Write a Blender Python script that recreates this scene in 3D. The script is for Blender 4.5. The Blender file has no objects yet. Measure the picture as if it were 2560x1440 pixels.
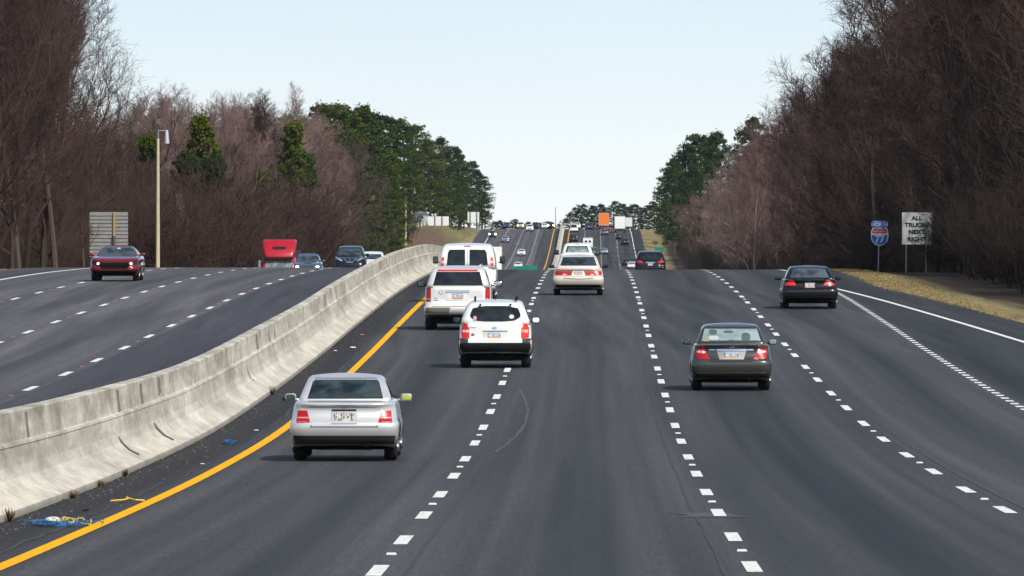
import bpy, bmesh, math, random
from mathutils import Vector, Matrix
from mathutils.bvhtree import BVHTree
C = bpy.context.scene
COL = C.collection
R = math.radians
FPX = 22960.0            # focal length in pixels of the 2560 px wide photograph (200 mm on a 22.3 mm sensor)
ZC = 4.0                 # camera height in the world

# ------------------------------------------------------------------ camera
cam_d = bpy.data.cameras.new('camera')
cam_d.sensor_width = 22.3; cam_d.lens = 200.0
cam_d.clip_start = 1.0; cam_d.clip_end = 30000
cam_d.dof.use_dof = True; cam_d.dof.focus_distance = 230; cam_d.dof.aperture_fstop = 18.0
cam = bpy.data.objects.new('camera', cam_d); COL.objects.link(cam)
cam.location = (0, 0, ZC)
cam.rotation_euler = (math.pi/2 - (720-560)/FPX, 0, 0)
C.camera = cam

# ------------------------------------------------------------------ sky, sun, exposure
SUN_EL, SUN_AZ = 42.0, 34.0          # azimuth: degrees to the right of straight behind the camera
sdir = Vector((math.sin(R(SUN_AZ))*math.cos(R(SUN_EL)), -math.cos(R(SUN_AZ))*math.cos(R(SUN_EL)), math.sin(R(SUN_EL))))
w = bpy.data.worlds.new('World'); C.world = w; w.use_nodes = True
nt = w.node_tree
for n in list(nt.nodes): nt.nodes.remove(n)
sky = nt.nodes.new('ShaderNodeTexSky'); sky.sky_type = 'NISHITA'; sky.sun_disc = False
sky.sun_elevation = R(SUN_EL); sky.sun_rotation = math.atan2(sdir.x, sdir.y)
sky.air_density = 1.0; sky.dust_density = 1.2; sky.ozone_density = 2.0; sky.altitude = 150
bg = nt.nodes.new('ShaderNodeBackground'); bg.inputs['Strength'].default_value = 0.12
wo = nt.nodes.new('ShaderNodeOutputWorld')
# a thin bright veil of high cloud and haze lies low over the horizon and thins out overhead
tcw = nt.nodes.new('ShaderNodeTexCoord'); sxw = nt.nodes.new('ShaderNodeSeparateXYZ'); nt.links.new(tcw.outputs['Generated'], sxw.inputs[0])
def wramp(stops):
    r = nt.nodes.new('ShaderNodeValToRGB'); e = r.color_ramp.elements
    while len(e) > 1: e.remove(e[-1])
    e[0].position, e[0].color = stops[0][0], (*stops[0][1], 1)
    for p, c in stops[1:]: e.new(p).color = (*c, 1)
    nt.links.new(sxw.outputs[2], r.inputs[0]); return r
VEIL = 8.5
vc = wramp([(0.0, (0.97, 1.0, 1.0)), (0.007, (0.93, 0.99, 1.0)), (0.016, (0.84, 0.945, 0.99)), (0.026, (0.72, 0.88, 0.965)), (0.08, (0.50, 0.70, 0.86)), (1.0, (0.42, 0.55, 0.72))])
vf = wramp([(0.0, (1, 1, 1)), (0.03, (0.97,)*3), (0.12, (0.42,)*3), (0.4, (0.16,)*3), (1.0, (0.08,)*3)])
cn = nt.nodes.new('ShaderNodeTexNoise'); cn.inputs['Scale'].default_value = 30; cn.inputs['Detail'].default_value = 3
cm = nt.nodes.new('ShaderNodeMapping'); cm.inputs['Scale'].default_value = (1, 1, 5); nt.links.new(tcw.outputs['Generated'], cm.inputs[0]); nt.links.new(cm.outputs[0], cn.inputs['Vector'])
cr = nt.nodes.new('ShaderNodeMapRange'); nt.links.new(cn.outputs['Fac'], cr.inputs[0])
cr.inputs[1].default_value = 0.3; cr.inputs[2].default_value = 0.7; cr.inputs[3].default_value = VEIL*0.992; cr.inputs[4].default_value = VEIL*1.008
vs_ = nt.nodes.new('ShaderNodeVectorMath'); vs_.operation = 'SCALE'; nt.links.new(vc.outputs[0], vs_.inputs[0]); nt.links.new(cr.outputs[0], vs_.inputs['Scale'])
mx = nt.nodes.new('ShaderNodeMix'); mx.data_type = 'RGBA'; nt.links.new(vf.outputs[0], mx.inputs[0]); nt.links.new(sky.outputs[0], mx.inputs[6]); nt.links.new(vs_.outputs[0], mx.inputs[7])
nt.links.new(mx.outputs[2], bg.inputs['Color']); nt.links.new(bg.outputs[0], wo.inputs['Surface'])
sl = bpy.data.lights.new('sun', 'SUN'); sl.energy = 4.7; sl.angle = R(1.5); sl.color = (1.0, 0.95, 0.87)
so = bpy.data.objects.new('sun', sl); COL.objects.link(so)
so.rotation_euler = (-sdir).to_track_quat('-Z', 'Y').to_euler()
so.location = (60, -80, 120)
C.view_settings.view_transform = 'Standard'; C.view_settings.look = 'None'
C.view_settings.exposure = 0.0; C.view_settings.gamma = 1.0; C.view_settings.use_curve_mapping = False
C.cycles.max_bounces = 6; C.cycles.diffuse_bounces = 2; C.cycles.glossy_bounces = 3
C.cycles.transparent_max_bounces = 12; C.cycles.use_denoising = True
C.cycles.caustics_reflective = False; C.cycles.caustics_refractive = False

# ------------------------------------------------------------------ helpers
def tag(o, label=None, cat=None, group=None, kind=None):
    if label: o['label'] = label
    if cat: o['category'] = cat
    if group: o['group'] = group
    if kind: o['kind'] = kind
    return o

def empty(name, loc, rz=0):
    o = bpy.data.objects.new(name, None); COL.objects.link(o)
    o.location = loc; o.rotation_euler = (0, 0, rz); o.empty_display_size = 0.3
    return o

class MB:
    def __init__(s): s.v = []; s.f = []; s.a = {}
    def add(s, vs, fs):
        b = len(s.v); s.v += [tuple(p) for p in vs]; s.f += [tuple(i+b for i in f) for f in fs]
    def box(s, c, d, M=None):
        x, y, z = d[0]/2, d[1]/2, d[2]/2
        vs = [Vector(c)+Vector(p) for p in ((-x,-y,-z),(x,-y,-z),(x,y,-z),(-x,y,-z),(-x,-y,z),(x,-y,z),(x,y,z),(-x,y,z))]
        if M: vs = [M @ p for p in vs]
        s.add(vs, [(0,3,2,1),(4,5,6,7),(0,1,5,4),(1,2,6,5),(2,3,7,6),(3,0,4,7)])
    def tube(s, p0, p1, r0, r1, n=6, caps=True):
        p0 = Vector(p0); p1 = Vector(p1); d = p1-p0
        if d.length < 1e-6: return
        d.normalize(); a = d.orthogonal().normalized(); b = d.cross(a)
        vs = []
        for p, r in ((p0, r0), (p1, r1)):
            for i in range(n):
                t = 2*math.pi*i/n; vs.append(p + a*(r*math.cos(t)) + b*(r*math.sin(t)))
        fs = [(i, (i+1) % n, n+(i+1) % n, n+i) for i in range(n)]
        if caps: fs += [tuple(range(n-1, -1, -1)), tuple(range(n, 2*n))]
        s.add(vs, fs)
    def poly_tube(s, pts, rs, n=5):
        for i in range(len(pts)-1): s.tube(pts[i], pts[i+1], rs[i], rs[i+1], n, caps=(i == len(pts)-2))
    def lathe_x(s, prof, n=20, c=(0, 0, 0)):
        vs = []; m = len(prof)
        for i in range(n):
            t = 2*math.pi*i/n
            for (x, r) in prof: vs.append((c[0]+x, c[1]+r*math.cos(t), c[2]+r*math.sin(t)))
        fs = []
        for i in range(n):
            for j in range(m-1):
                a = i*m+j; b = ((i+1) % n)*m+j
                fs.append((a, b, b+1, a+1))
        s.add(vs, fs)
    def prism(s, pts, thick, axis='y', at=0.0):
        n = len(pts)
        vs = [(x, at, z) for x, z in pts] + [(x, at+thick, z) for x, z in pts]
        s.add(vs, [tuple(range(n)), tuple(range(2*n-1, n-1, -1))] + [(i, n+i, n+(i+1) % n, (i+1) % n) for i in range(n)])
    def mesh(s, name, smooth=False):
        me = bpy.data.meshes.new(name); me.from_pydata(s.v, [], s.f)
        if smooth: me.polygons.foreach_set('use_smooth', [True]*len(me.polygons))
        me.update(); return me
    def build(s, name, mat=None, parent=None, smooth=False):
        me = s.mesh(name, smooth)
        o = bpy.data.objects.new(name, me); COL.objects.link(o)
        if mat: me.materials.append(mat)
        if parent: o.parent = parent
        return o

def inst(name, me, parent=None):
    o = bpy.data.objects.new(name, me); COL.objects.link(o)
    if parent: o.parent = parent
    return o

# ---- node helpers
def newmat(name):
    m = bpy.data.materials.new(name); m.use_nodes = True
    b = m.node_tree.nodes['Principled BSDF']
    return m, m.node_tree, b
def N(t, typ, **kw):
    n = t.nodes.new(typ)
    for k, v in kw.items():
        if k in n.inputs: n.inputs[k].default_value = v
        else: setattr(n, k, v)
    return n
def L(t, a, b): t.links.new(a, b)
def ramp(t, fac, stops):
    r = t.nodes.new('ShaderNodeValToRGB'); e = r.color_ramp.elements
    while len(e) > 1: e.remove(e[-1])
    e[0].position = stops[0][0]; e[0].color = (*stops[0][1], 1)
    for p, c in stops[1:]:
        q = e.new(p); q.color = (*c, 1)
    if fac is not None: t.links.new(fac, r.inputs[0])
    return r
def mixc(t, fac, a, b, mode='MIX'):
    m = t.nodes.new('ShaderNodeMix'); m.data_type = 'RGBA'; m.blend_type = mode
    for s, v in ((m.inputs[0], fac), (m.inputs[6], a), (m.inputs[7], b)):
        if hasattr(v, 'is_linked') or isinstance(v, bpy.types.NodeSocket): t.links.new(v, s)
        elif isinstance(v, (int, float)): s.default_value = v
        else: s.default_value = (*v, 1)
    return m.outputs[2]
def mathn(t, op, a, b=None, clamp=False):
    m = t.nodes.new('ShaderNodeMath'); m.operation = op; m.use_clamp = clamp
    for s, v in ((m.inputs[0], a), (m.inputs[1], b)):
        if v is None: continue
        if isinstance(v, bpy.types.NodeSocket): t.links.new(v, s)
        else: s.default_value = v
    return m.outputs[0]
def g3(v): return (v, v, v)
def noise(t, vec, scale, detail=4, rough=0.55):
    n = N(t, 'ShaderNodeTexNoise', Scale=scale, Detail=detail, Roughness=rough)
    if vec is not None: L(t, vec, n.inputs['Vector'])
    return n.outputs['Fac']
def vscale(t, vec, sc, loc=(0, 0, 0)):
    m = N(t, 'ShaderNodeMapping'); m.inputs['Scale'].default_value = sc; m.inputs['Location'].default_value = loc
    L(t, vec, m.inputs['Vector']); return m.outputs[0]
MATS = {}
def simple(name, col, rough=0.6, metal=0.0, spec=0.5, coat=0.0, emit=None, es=0.0, var=0.12, scale=3.0):
    key = (name, col, rough, metal, emit, es)
    if key in MATS: return MATS[key]
    m, t, b = newmat(name)
    tc = N(t, 'ShaderNodeTexCoord')
    nz = noise(t, tc.outputs['Object'], scale)
    c = ramp(t, nz, [(0.3, tuple(x*(1-var) for x in col)), (0.7, tuple(min(1, x*(1+var)) for x in col))])
    L(t, c.outputs[0], b.inputs['Base Color'])
    b.inputs['Roughness'].default_value = rough; b.inputs['Metallic'].default_value = metal
    b.inputs['Specular IOR Level'].default_value = spec; b.inputs['Coat Weight'].default_value = coat
    b.inputs['Coat Roughness'].default_value = 0.06
    if emit:
        b.inputs['Emission Color'].default_value = (*emit, 1); b.inputs['Emission Strength'].default_value = es
    MATS[key] = m; return m

# ------------------------------------------------------------------ road geometry
PROF = [(-300,-1.4),(-100,-1.9),(0,-2.45),(60,-3.05),(100,-3.48),(140,-3.80),(170,-3.88),(200,-3.74),(240,-3.40),(280,-2.98),(320,-2.60),
        (360,-2.33),(400,-2.18),(440,-2.19),(480,-2.43),(520,-2.81),(560,-3.32),(600,-3.98),(667,-5.30),(760,-6.30),(1000,-6.85),(1200,-7.5),
        (1400,-8.4),(1600,-9.0),(1790,-8.55),(1900,-7.2),(2000,-5.55),(2100,-3.6),(2210,-1.72),(2260,-1.35),(2350,-1.6),(2500,-3.2),(3000,-11),(5000,-40),(12000,-120)]
def zr(Y):
    p = PROF
    if Y <= p[0][0]: return ZC+p[0][1]
    if Y >= p[-1][0]: return ZC+p[-1][1]
    lo, hi = 0, len(p)-1
    while hi-lo > 1:
        m = (lo+hi)//2
        if p[m][0] <= Y: lo = m
        else: hi = m
    i = lo
    def sl(k):
        k0, k1 = max(0, k-1), min(len(p)-1, k+1)
        if k0 == k or k1 == k: return (p[k1][1]-p[k0][1])/(p[k1][0]-p[k0][0])
        h0 = p[k][0]-p[k0][0]; h1 = p[k1][0]-p[k][0]
        return ((p[k][1]-p[k0][1])/h0*h1 + (p[k1][1]-p[k][1])/h1*h0)/(h0+h1)
    h = p[i+1][0]-p[i][0]; t = (Y-p[i][0])/h
    m0, m1 = sl(i)*h, sl(i+1)*h
    t2, t3 = t*t, t*t*t
    return ZC + (2*t3-3*t2+1)*p[i][1] + (t3-2*t2+t)*m0 + (-2*t3+3*t2)*p[i+1][1] + (t3-t2)*m1
HEAD = 0.0089
def xc(Y): return -2.1 + HEAD*Y                    # the lane line between lanes 1 and 2 of the right carriageway
def sst(a, b, x):
    t = min(1, max(0, (x-a)/(b-a))); return t*t*(3-2*t)
def Lo(off, Y): return off - 0.9*sst(500, 1700, Y)  # the left carriageway drifts outward a little
LEFT_UP = 0.10
def edge_r(Y): return 10.98 + min(3.5, max(0.0, 0.0311*(350-Y)))
def shoulder_r(Y): return edge_r(Y) + 1.9 + 0.4*sst(330, 420, Y)
def P(Y, off, dz=0.0): return Vector((xc(Y)+off, Y, zr(Y)+dz))
def slope(Y): return (zr(Y+2)-zr(Y-2))/4

def bank(off, Y):
    z = 0.0
    if off > 21: z += 2.2*sst(21, 34, off) + 7.0*sst(32, 75, off)
    if off < -33: z += 1.6*sst(33, 45, -off) + 7.0*sst(45, 95, -off)
    bl = 5.8*sst(1600, 1850, Y)*(1-sst(1960, 2190, Y)) + 0.9*sst(1900, 2100, Y)
    if off < -25: z += bl*sst(25.0, 32.0, -off)
    return z
def gz(Y, off):
    z = zr(Y) + bank(off, Y)
    if off > 15: z -= 0.15
    return z
def G(Y, off, dz=0.0): return Vector((xc(Y)+off, Y, gz(Y, off)+dz))

YS = []
y = -60.0
while y < 2420:
    YS.append(y); y += 5 if y < 700 else 10
def ribbon(offs, ys, dz, name, mat, lift=None):
    vs = []; fs = []; at = []
    n = len(offs)
    for Y in ys:
        for o in offs:
            f = o(Y) if callable(o) else o
            d = dz(f, Y) if callable(dz) else dz
            vs.append((xc(Y)+f, Y, zr(Y)+d)); at.append((f, Y, f-shoulder_r(Y)-2.2*sst(1300, 1700, Y)))
    for i in range(len(ys)-1):
        for j in range(n-1):
            a = i*n+j; fs.append((a, a+1, a+n+1, a+n))
    me = bpy.data.meshes.new(name); me.from_pydata(vs, [], fs)
    A = me.attributes.new('rc', 'FLOAT_VECTOR', 'POINT')
    A.data.foreach_set('vector', [c for v in at for c in v])
    me.polygons.foreach_set('use_smooth', [True]*len(me.polygons))
    me.materials.append(mat); me.update()
    o = bpy.data.objects.new(name, me); COL.objects.link(o)
    return o

# ---- asphalt
def asphalt(name, base, strips, dark_noise=0.40, tint=(1.0, 1.0, 1.0)):
    m, t, b = newmat(name)
    a = N(t, 'ShaderNodeAttribute', attribute_name='rc')
    v = a.outputs['Vector']
    sx = N(t, 'ShaderNodeSeparateXYZ'); L(t, v, sx.inputs[0])
    fine = noise(t, vscale(t, v, (3.0, 1.2, 1)), 6.0, 5, 0.7)
    mid = noise(t, vscale(t, v, (1.1, 0.012, 1)), 1.0, 5, 0.6)
    big = noise(t, vscale(t, v, (0.55, 0.0035, 1), (7, 3, 0)), 1.0, 3, 0.5)
    grit = noise(t, vscale(t, v, (26, 1.1, 1), (2, 8, 0)), 1.0, 3, 0.7)
    c0 = ramp(t, fine, [(0.3, tuple(base*0.86*k for k in tint)), (0.7, tuple(base*1.14*k for k in tint))]).outputs[0]
    c1 = mixc(t, 1.0, c0, ramp(t, mid, [(0.34, g3(0.74)), (0.66, g3(1.22))]).outputs[0], 'MULTIPLY')
    c2 = mixc(t, 1.0, c1, ramp(t, big, [(0.36, g3(1-dark_noise)), (0.58, g3(1.12))]).outputs[0], 'MULTIPLY')
    c2 = mixc(t, 1.0, c2, ramp(t, grit, [(0.28, g3(0.66)), (0.72, g3(1.34))]).outputs[0], 'MULTIPLY')
    stk = noise(t, vscale(t, v, (2.8, 0.004, 1), (1, 2, 0)), 1.0, 4, 0.6)
    c2 = mixc(t, 1.0, c2, ramp(t, stk, [(0.34, g3(0.82)), (0.66, g3(1.13))]).outputs[0], 'MULTIPLY')
    for (o0, o1, soft, col, amt) in strips:   # worn or resealed bands running along the road
        e0 = N(t, 'ShaderNodeMapRange'); e0.interpolation_type = 'SMOOTHSTEP'
        L(t, sx.outputs[0], e0.inputs[0]); e0.inputs[1].default_value = o0-soft; e0.inputs[2].default_value = o0+soft
        e1 = N(t, 'ShaderNodeMapRange'); e1.interpolation_type = 'SMOOTHSTEP'
        L(t, sx.outputs[0], e1.inputs[0]); e1.inputs[1].default_value = o1-soft; e1.inputs[2].default_value = o1+soft
        f = mathn(t, 'SUBTRACT', e0.outputs[0], e1.outputs[0], True)
        f = mathn(t, 'MULTIPLY', f, amt)
        c2 = mixc(t, f, c2, mixc(t, 1.0, c2, col, 'MULTIPLY'))
    L(t, c2, b.inputs['Base Color'])
    b.inputs['Roughness'].default_value = 0.78; b.inputs['Specular IOR Level'].default_value = 0.35
    return m
lane_dark = []
for k in range(4):
    c = -1.85+3.66*k
    lane_dark.append((c-0.55, c+0.55, 0.5, g3((0.66, 0.74, 0.60, 0.55)[k]), 0.95))
    lane_dark.append((c-1.55, c-1.25, 0.3, g3(1.06), 0.5))
M_ROADR = asphalt('asphalt_right', 0.050, lane_dark + [(-5.6, -4.05, 0.12, (0.44, 0.38, 0.345), 1.0), (11.15, 20, 0.15, g3(0.52), 1.0)], tint=(1.05, 0.98, 0.97))
laneL = []
for k in range(3):
    c = -12.15-3.66*k
    laneL.append((c-0.6, c+0.6, 0.5, g3(0.72), 0.8))
M_ROADL = asphalt('asphalt_left', 0.088, laneL + [(-10.1, -5, 0.08, (0.46, 0.47, 0.52), 1.0), (-26, -21.6, 0.15, g3(0.6), 1.0)], dark_noise=0.22, tint=(1.08, 0.99, 0.98))

NR = [-5.75, -4.4, -3.0, -1.0, 1.0, 3.0, 5.0, 7.0, 9.0, 11.0]
rd = ribbon(NR + [lambda Y: (11+shoulder_r(Y))/2, lambda Y: shoulder_r(Y)], YS, 0.0, 'road_northbound', M_ROADR); tag(rd, kind='structure')
rl = ribbon([lambda Y, q=q: Lo(q, Y) if q < -6 else q for q in (-24.4, -22, -19, -16, -13, -10.2, -8, -5.80)], YS, LEFT_UP, 'road_southbound', M_ROADL); tag(rl, kind='structure')

# ---- ground
def ground_mat():
    m, t, b = newmat('roadside_ground')
    a = N(t, 'ShaderNodeAttribute', attribute_name='rc'); v = a.outputs['Vector']
    sx = N(t, 'ShaderNodeSeparateXYZ'); L(t, v, sx.inputs[0])
    n1 = noise(t, vscale(t, v, (1.2, 0.25, 1)), 1.0, 6, 0.65)
    n2 = noise(t, vscale(t, v, (0.35, 0.03, 1), (5, 9, 0)), 1.0, 4, 0.6)
    straw = ramp(t, n1, [(0.28, (0.115, 0.085, 0.042)), (0.5, (0.255, 0.195, 0.092)), (0.72, (0.36, 0.285, 0.145))]).outputs[0]
    green = ramp(t, n1, [(0.3, (0.06, 0.075, 0.02)), (0.7, (0.14, 0.155, 0.05))]).outputs[0]
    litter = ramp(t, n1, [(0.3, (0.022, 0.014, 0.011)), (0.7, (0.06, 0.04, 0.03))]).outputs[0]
    off = mathn(t, 'ADD', sx.outputs[0], mathn(t, 'MULTIPLY', mathn(t, 'SUBTRACT', n2, 0.5), 3.0))
    # right verge: straw by the shoulder, greener towards the wood, dark leaf litter also painting the trees' shade
    offr = mathn(t, 'ADD', sx.outputs[2], mathn(t, 'ADD', mathn(t, 'MULTIPLY', mathn(t, 'SUBTRACT', n2, 0.5), 2.2), mathn(t, 'MULTIPLY', mathn(t, 'SUBTRACT', n1, 0.5), 1.6)))
    fr = N(t, 'ShaderNodeMapRange'); L(t, offr, fr.inputs[0]); fr.inputs[1].default_value = 0.9; fr.inputs[2].default_value = 1.9
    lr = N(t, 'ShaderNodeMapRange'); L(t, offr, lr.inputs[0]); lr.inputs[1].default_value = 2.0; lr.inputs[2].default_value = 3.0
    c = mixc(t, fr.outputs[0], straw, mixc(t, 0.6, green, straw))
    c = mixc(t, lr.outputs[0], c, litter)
    gl = N(t, 'ShaderNodeMapRange'); L(t, off, gl.inputs[0]); gl.inputs[1].default_value = -26.0; gl.inputs[2].default_value = -27.5
    ll = N(t, 'ShaderNodeMapRange'); L(t, off, ll.inputs[0]); ll.inputs[1].default_value = -33; ll.inputs[2].default_value = -36
    c = mixc(t, gl.outputs[0], c, mixc(t, n2, mixc(t, 0.25, green, straw), straw))
    # brown worn bank and green grass on the far left rise
    fy = N(t, 'ShaderNodeMapRange'); L(t, sx.outputs[1], fy.inputs[0]); fy.inputs[1].default_value = 1500; fy.inputs[2].default_value = 1700
    fg = N(t, 'ShaderNodeMapRange'); L(t, sx.outputs[1], fg.inputs[0]); fg.inputs[1].default_value = 1900; fg.inputs[2].default_value = 2020
    brown = ramp(t, n1, [(0.3, (0.09, 0.055, 0.035)), (0.7, (0.17, 0.11, 0.065))]).outputs[0]
    far = mixc(t, fg.outputs[0], brown, mixc(t, n2, green, straw))
    c = mixc(t, mathn(t, 'MULTIPLY', gl.outputs[0], fy.outputs[0]), c, far)
    c = mixc(t, mathn(t, 'MULTIPLY', ll.outputs[0], mathn(t, 'SUBTRACT', 1.0, fy.outputs[0])), c, litter)
    L(t, c, b.inputs['Base Color']); b.inputs['Roughness'].default_value = 0.95; b.inputs['Specular IOR Level'].default_value = 0.1
    return m
GY = [-300, -150] + YS + [2500, 2600, 2800, 3000, 3400, 4000]
GOFF = [-1500, -1000, -500, -250, -150, -95, -70, -55, -45, -40, -36, -33, -31, -29, -27, -25, -24.2, -20, -10, 0, 8,
        lambda Y: shoulder_r(Y)-1.0, lambda Y: shoulder_r(Y)-0.1, lambda Y: shoulder_r(Y)+0.3, 16.4, 17.2, 18, 19.5, 21, 23, 26, 30, 34, 40, 50, 60, 75, 100, 160, 260, 500, 1000, 1500]
def gdz(f, Y):
    if -24.3 < f < shoulder_r(Y)-0.05: return -0.12 if f > -24.1 else -0.02
    if f > 13 and f < 15: return 0.0
    return gz(Y, f)-zr(Y)
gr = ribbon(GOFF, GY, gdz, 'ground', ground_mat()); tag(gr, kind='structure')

# ---- painted markings
def paint(name, col, worn=0.45):
    m, t, b = newmat(name)
    a = N(t, 'ShaderNodeAttribute', attribute_name='rc')
    n = noise(t, vscale(t, a.outputs['Vector'], (9, 1.6, 1)), 1.0, 5, 0.7)
    c = ramp(t, n, [(0.30, tuple(x*(1-worn)*.6 for x in col)), (0.40, tuple(x*(1-worn*.45) for x in col)), (0.56, col)]).outputs[0]
    L(t, c, b.inputs['Base Color']); b.inputs['Roughness'].default_value = 0.8; b.inputs['Specular IOR Level'].default_value = 0.12
    return m
M_WHITE = paint('white_paint', (0.78, 0.77, 0.72)); M_YELLOW = paint('yellow_paint', (0.86, 0.42, 0.004), 0.15)
def marking(name, segs, offf, width, dz, mat):
    vs = []; fs = []; at = []
    for (a, b) in segs:
        n = max(1, int((b-a)/4 + 0.5)); s0 = len(vs)
        for i in range(n+1):
            Y = a+(b-a)*i/n; o = offf(Y)
            for s in (-1, 1):
                f = o+s*width/2; vs.append((xc(Y)+f, Y, zr(Y)+dz)); at.append((f, Y, 0))
        for i in range(n):
            k = s0+2*i; fs.append((k, k+1, k+3, k+2))
    me = bpy.data.meshes.new(name); me.from_pydata(vs, [], fs)
    A = me.attributes.new('rc', 'FLOAT_VECTOR', 'POINT'); A.data.foreach_set('vector', [c for v in at for c in v])
    me.materials.append(mat); me.update()
    o = bpy.data.objects.new(name, me); COL.objects.link(o); tag(o, kind='structure'); return o
def dashes(y0, period, ln, y1, start=40):
    Y = y0
    while Y-period > start: Y -= period
    out = []
    while Y < y1: out.append((Y-ln/2, Y+ln/2)); Y += period
    return out
DZ = 0.007
for off, ph in ((0.0, 89.2), (3.66, 90.6), (7.32, 92.2)):
    marking('lane_line', dashes(ph, 12.2, 3.9, 2400), lambda Y, o=off: o, 0.155, DZ, M_WHITE)
for off, ph in ((-10.3, 202.2), (-14.0, 261.4), (-17.65, 313.5)):
    marking('lane_line', dashes(ph, 13.5, 3.9, 2400), lambda Y, o=off: Lo(o, Y), 0.165, LEFT_UP+DZ, M_WHITE)
full = [(-60, 2400)]
marking('edge_line_yellow', full, lambda Y: -3.75, 0.18, DZ, M_YELLOW)
marking('edge_line_yellow', full, lambda Y: Lo(-6.55, Y), 0.2, LEFT_UP+DZ, M_YELLOW)
marking('edge_line_white', full, edge_r, 0.17, DZ, M_WHITE)
marking('edge_line_white', full, lambda Y: Lo(-21.4, Y), 0.2, LEFT_UP+DZ, M_WHITE)
M_TAR = simple('tar_seam', (.038, .038, .040), .8)
def seam(name, Y0, Y1, o0, amp, width, mat, dz=0.005, seed=1):
    rr = random.Random(seed); vs = []; fs = []; Y = Y0; k = 0; wob = 0
    while Y <= Y1:
        wob = wob*.8+rr.uniform(-amp, amp); o = o0(Y)+wob; w_ = width*rr.uniform(.5, 1.2)
        for s_ in (-1, 1): vs.append((xc(Y)+o+s_*w_/2, Y, zr(Y)+dz))
        if k: fs.append((2*k-2, 2*k-1, 2*k+1, 2*k))
        k += 1; Y += 1.1 if Y < 300 else 3
    me = bpy.data.meshes.new(name); me.from_pydata(vs, [], fs); me.materials.append(mat); o_ = bpy.data.objects.new(name, me); COL.objects.link(o_); tag(o_, kind='structure')
seam('road_seam', 60, 430, lambda Y: 0.28, .008, .045, M_TAR, seed=1); seam('road_seam', 60, 430, lambda Y: 3.36, .008, .05, M_TAR, seed=2); seam('road_seam', 60, 430, lambda Y: 7.60, .008, .04, M_TAR, seed=3); seam('road_seam', 60, 430, lambda Y: -4.10, .04, .06, M_TAR, seed=4)
M_SCUFF = simple('skid_scuff', (.071, .066, .060), .8)
seam('road_scuff', 155, 207, lambda Y: 0.42+0.36*math.sin((Y-155)/52*math.pi), .01, .06, M_SCUFF, 0.006, 5)
seam('road_scuff', 112.6, 115, lambda Y: 3.5, .12, .8, M_SCUFF, 0.006, 6)
marking('dotted_line', dashes(200, 2.3, 1.05, 338, 120), lambda Y: 10.95, 0.17, DZ, M_WHITE)

# ------------------------------------------------------------------ concrete median barrier
def barrier_mat():
    m, t, b = newmat('weathered_concrete')
    a = N(t, 'ShaderNodeAttribute', attribute_name='rc'); v = a.outputs['Vector']
    sx = N(t, 'ShaderNodeSeparateXYZ'); L(t, v, sx.inputs[0])
    base = noise(t, vscale(t, v, (0.28, 1.8, 1)), 1.0, 6, 0.62)
    c = ramp(t, base, [(0.25, (0.40, 0.36, 0.29)), (0.5, (0.585, 0.545, 0.455)), (0.75, (0.72, 0.685, 0.595))]).outputs[0]
    streak = noise(t, vscale(t, v, (0.13, 0.30, 1), (3, 0, 0)), 3.2, 5, 0.7)      # runs of grime down the face
    up = N(t, 'ShaderNodeMapRange'); L(t, sx.outputs[1], up.inputs[0]); up.inputs[1].default_value = 0.35; up.inputs[2].default_value = 1.1
    up.inputs[3].default_value = 0.35; up.inputs[4].default_value = 1.0
    sf = mathn(t, 'MULTIPLY', ramp(t, streak, [(0.43, g3(0)), (0.62, g3(1))]).outputs[0], up.outputs[0])
    c = mixc(t, mathn(t, 'MULTIPLY', sf, 0.62), c, (0.20, 0.165, 0.12))
    run = noise(t, vscale(t, v, (0.32, 0.35, 1), (11, 0, 0)), 2.0, 3, 0.5)          # narrow dark joints and cracks
    jf = ramp(t, run, [(0.70, g3(0)), (0.735, g3(1))]).outputs[0]
    c = mixc(t, mathn(t, 'MULTIPLY', jf, 0.8), c, (0.05, 0.045, 0.04))
    stain = noise(t, vscale(t, v, (0.12, 2.6, 1), (2, 5, 0)), 1.0, 4, 0.6)
    c = mixc(t, 1.0, c, ramp(t, stain, [(0.3, g3(0.78)), (0.65, g3(1.05))]).outputs[0], 'MULTIPLY')
    rg = noise(t, vscale(t, v, (1.6, 7, 1), (9, 1, 0)), 1.0, 6, 0.75)
    c = mixc(t, 1.0, c, ramp(t, rg, [(0.32, g3(0.80)), (0.62, g3(1.08))]).outputs[0], 'MULTIPLY')
    low = N(t, 'ShaderNodeMapRange'); L(t, sx.outputs[1], low.inputs[0]); low.inputs[1].default_value = 0.10; low.inputs[2].default_value = 0.02
    c = mixc(t, mathn(t, 'MULTIPLY', low.outputs[0], 0.6), c, (0.2, 0.18, 0.15))
    L(t, c, b.inputs['Base Color']); b.inputs['Roughness'].default_value = 0.9; b.inputs['Specular IOR Level'].default_value = 0.2
    bp = N(t, 'ShaderNodeBump', Strength=0.5, Distance=0.02); L(t, base, bp.inputs['Height']); L(t, bp.outputs[0], b.inputs['Normal'])
    return m
BPROF = [(-4.98, -0.05), (-4.98, 0.09), (-5.05, 0.12), (-5.28, 0.24), (-5.40, 0.36), (-5.455, 0.5), (-5.50, 0.74), (-5.49, 0.755), (-5.505, 0.79), (-5.56, 0.805),
         (-5.585, 1.0), (-5.60, 1.19), (-5.615, 1.205), (-5.83, 1.205), (-5.845, 1.19), (-5.9, 0.8), (-5.97, 0.4), (-6.15, 0.2), (-6.2, 0.05), (-6.2, -0.05)]
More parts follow.
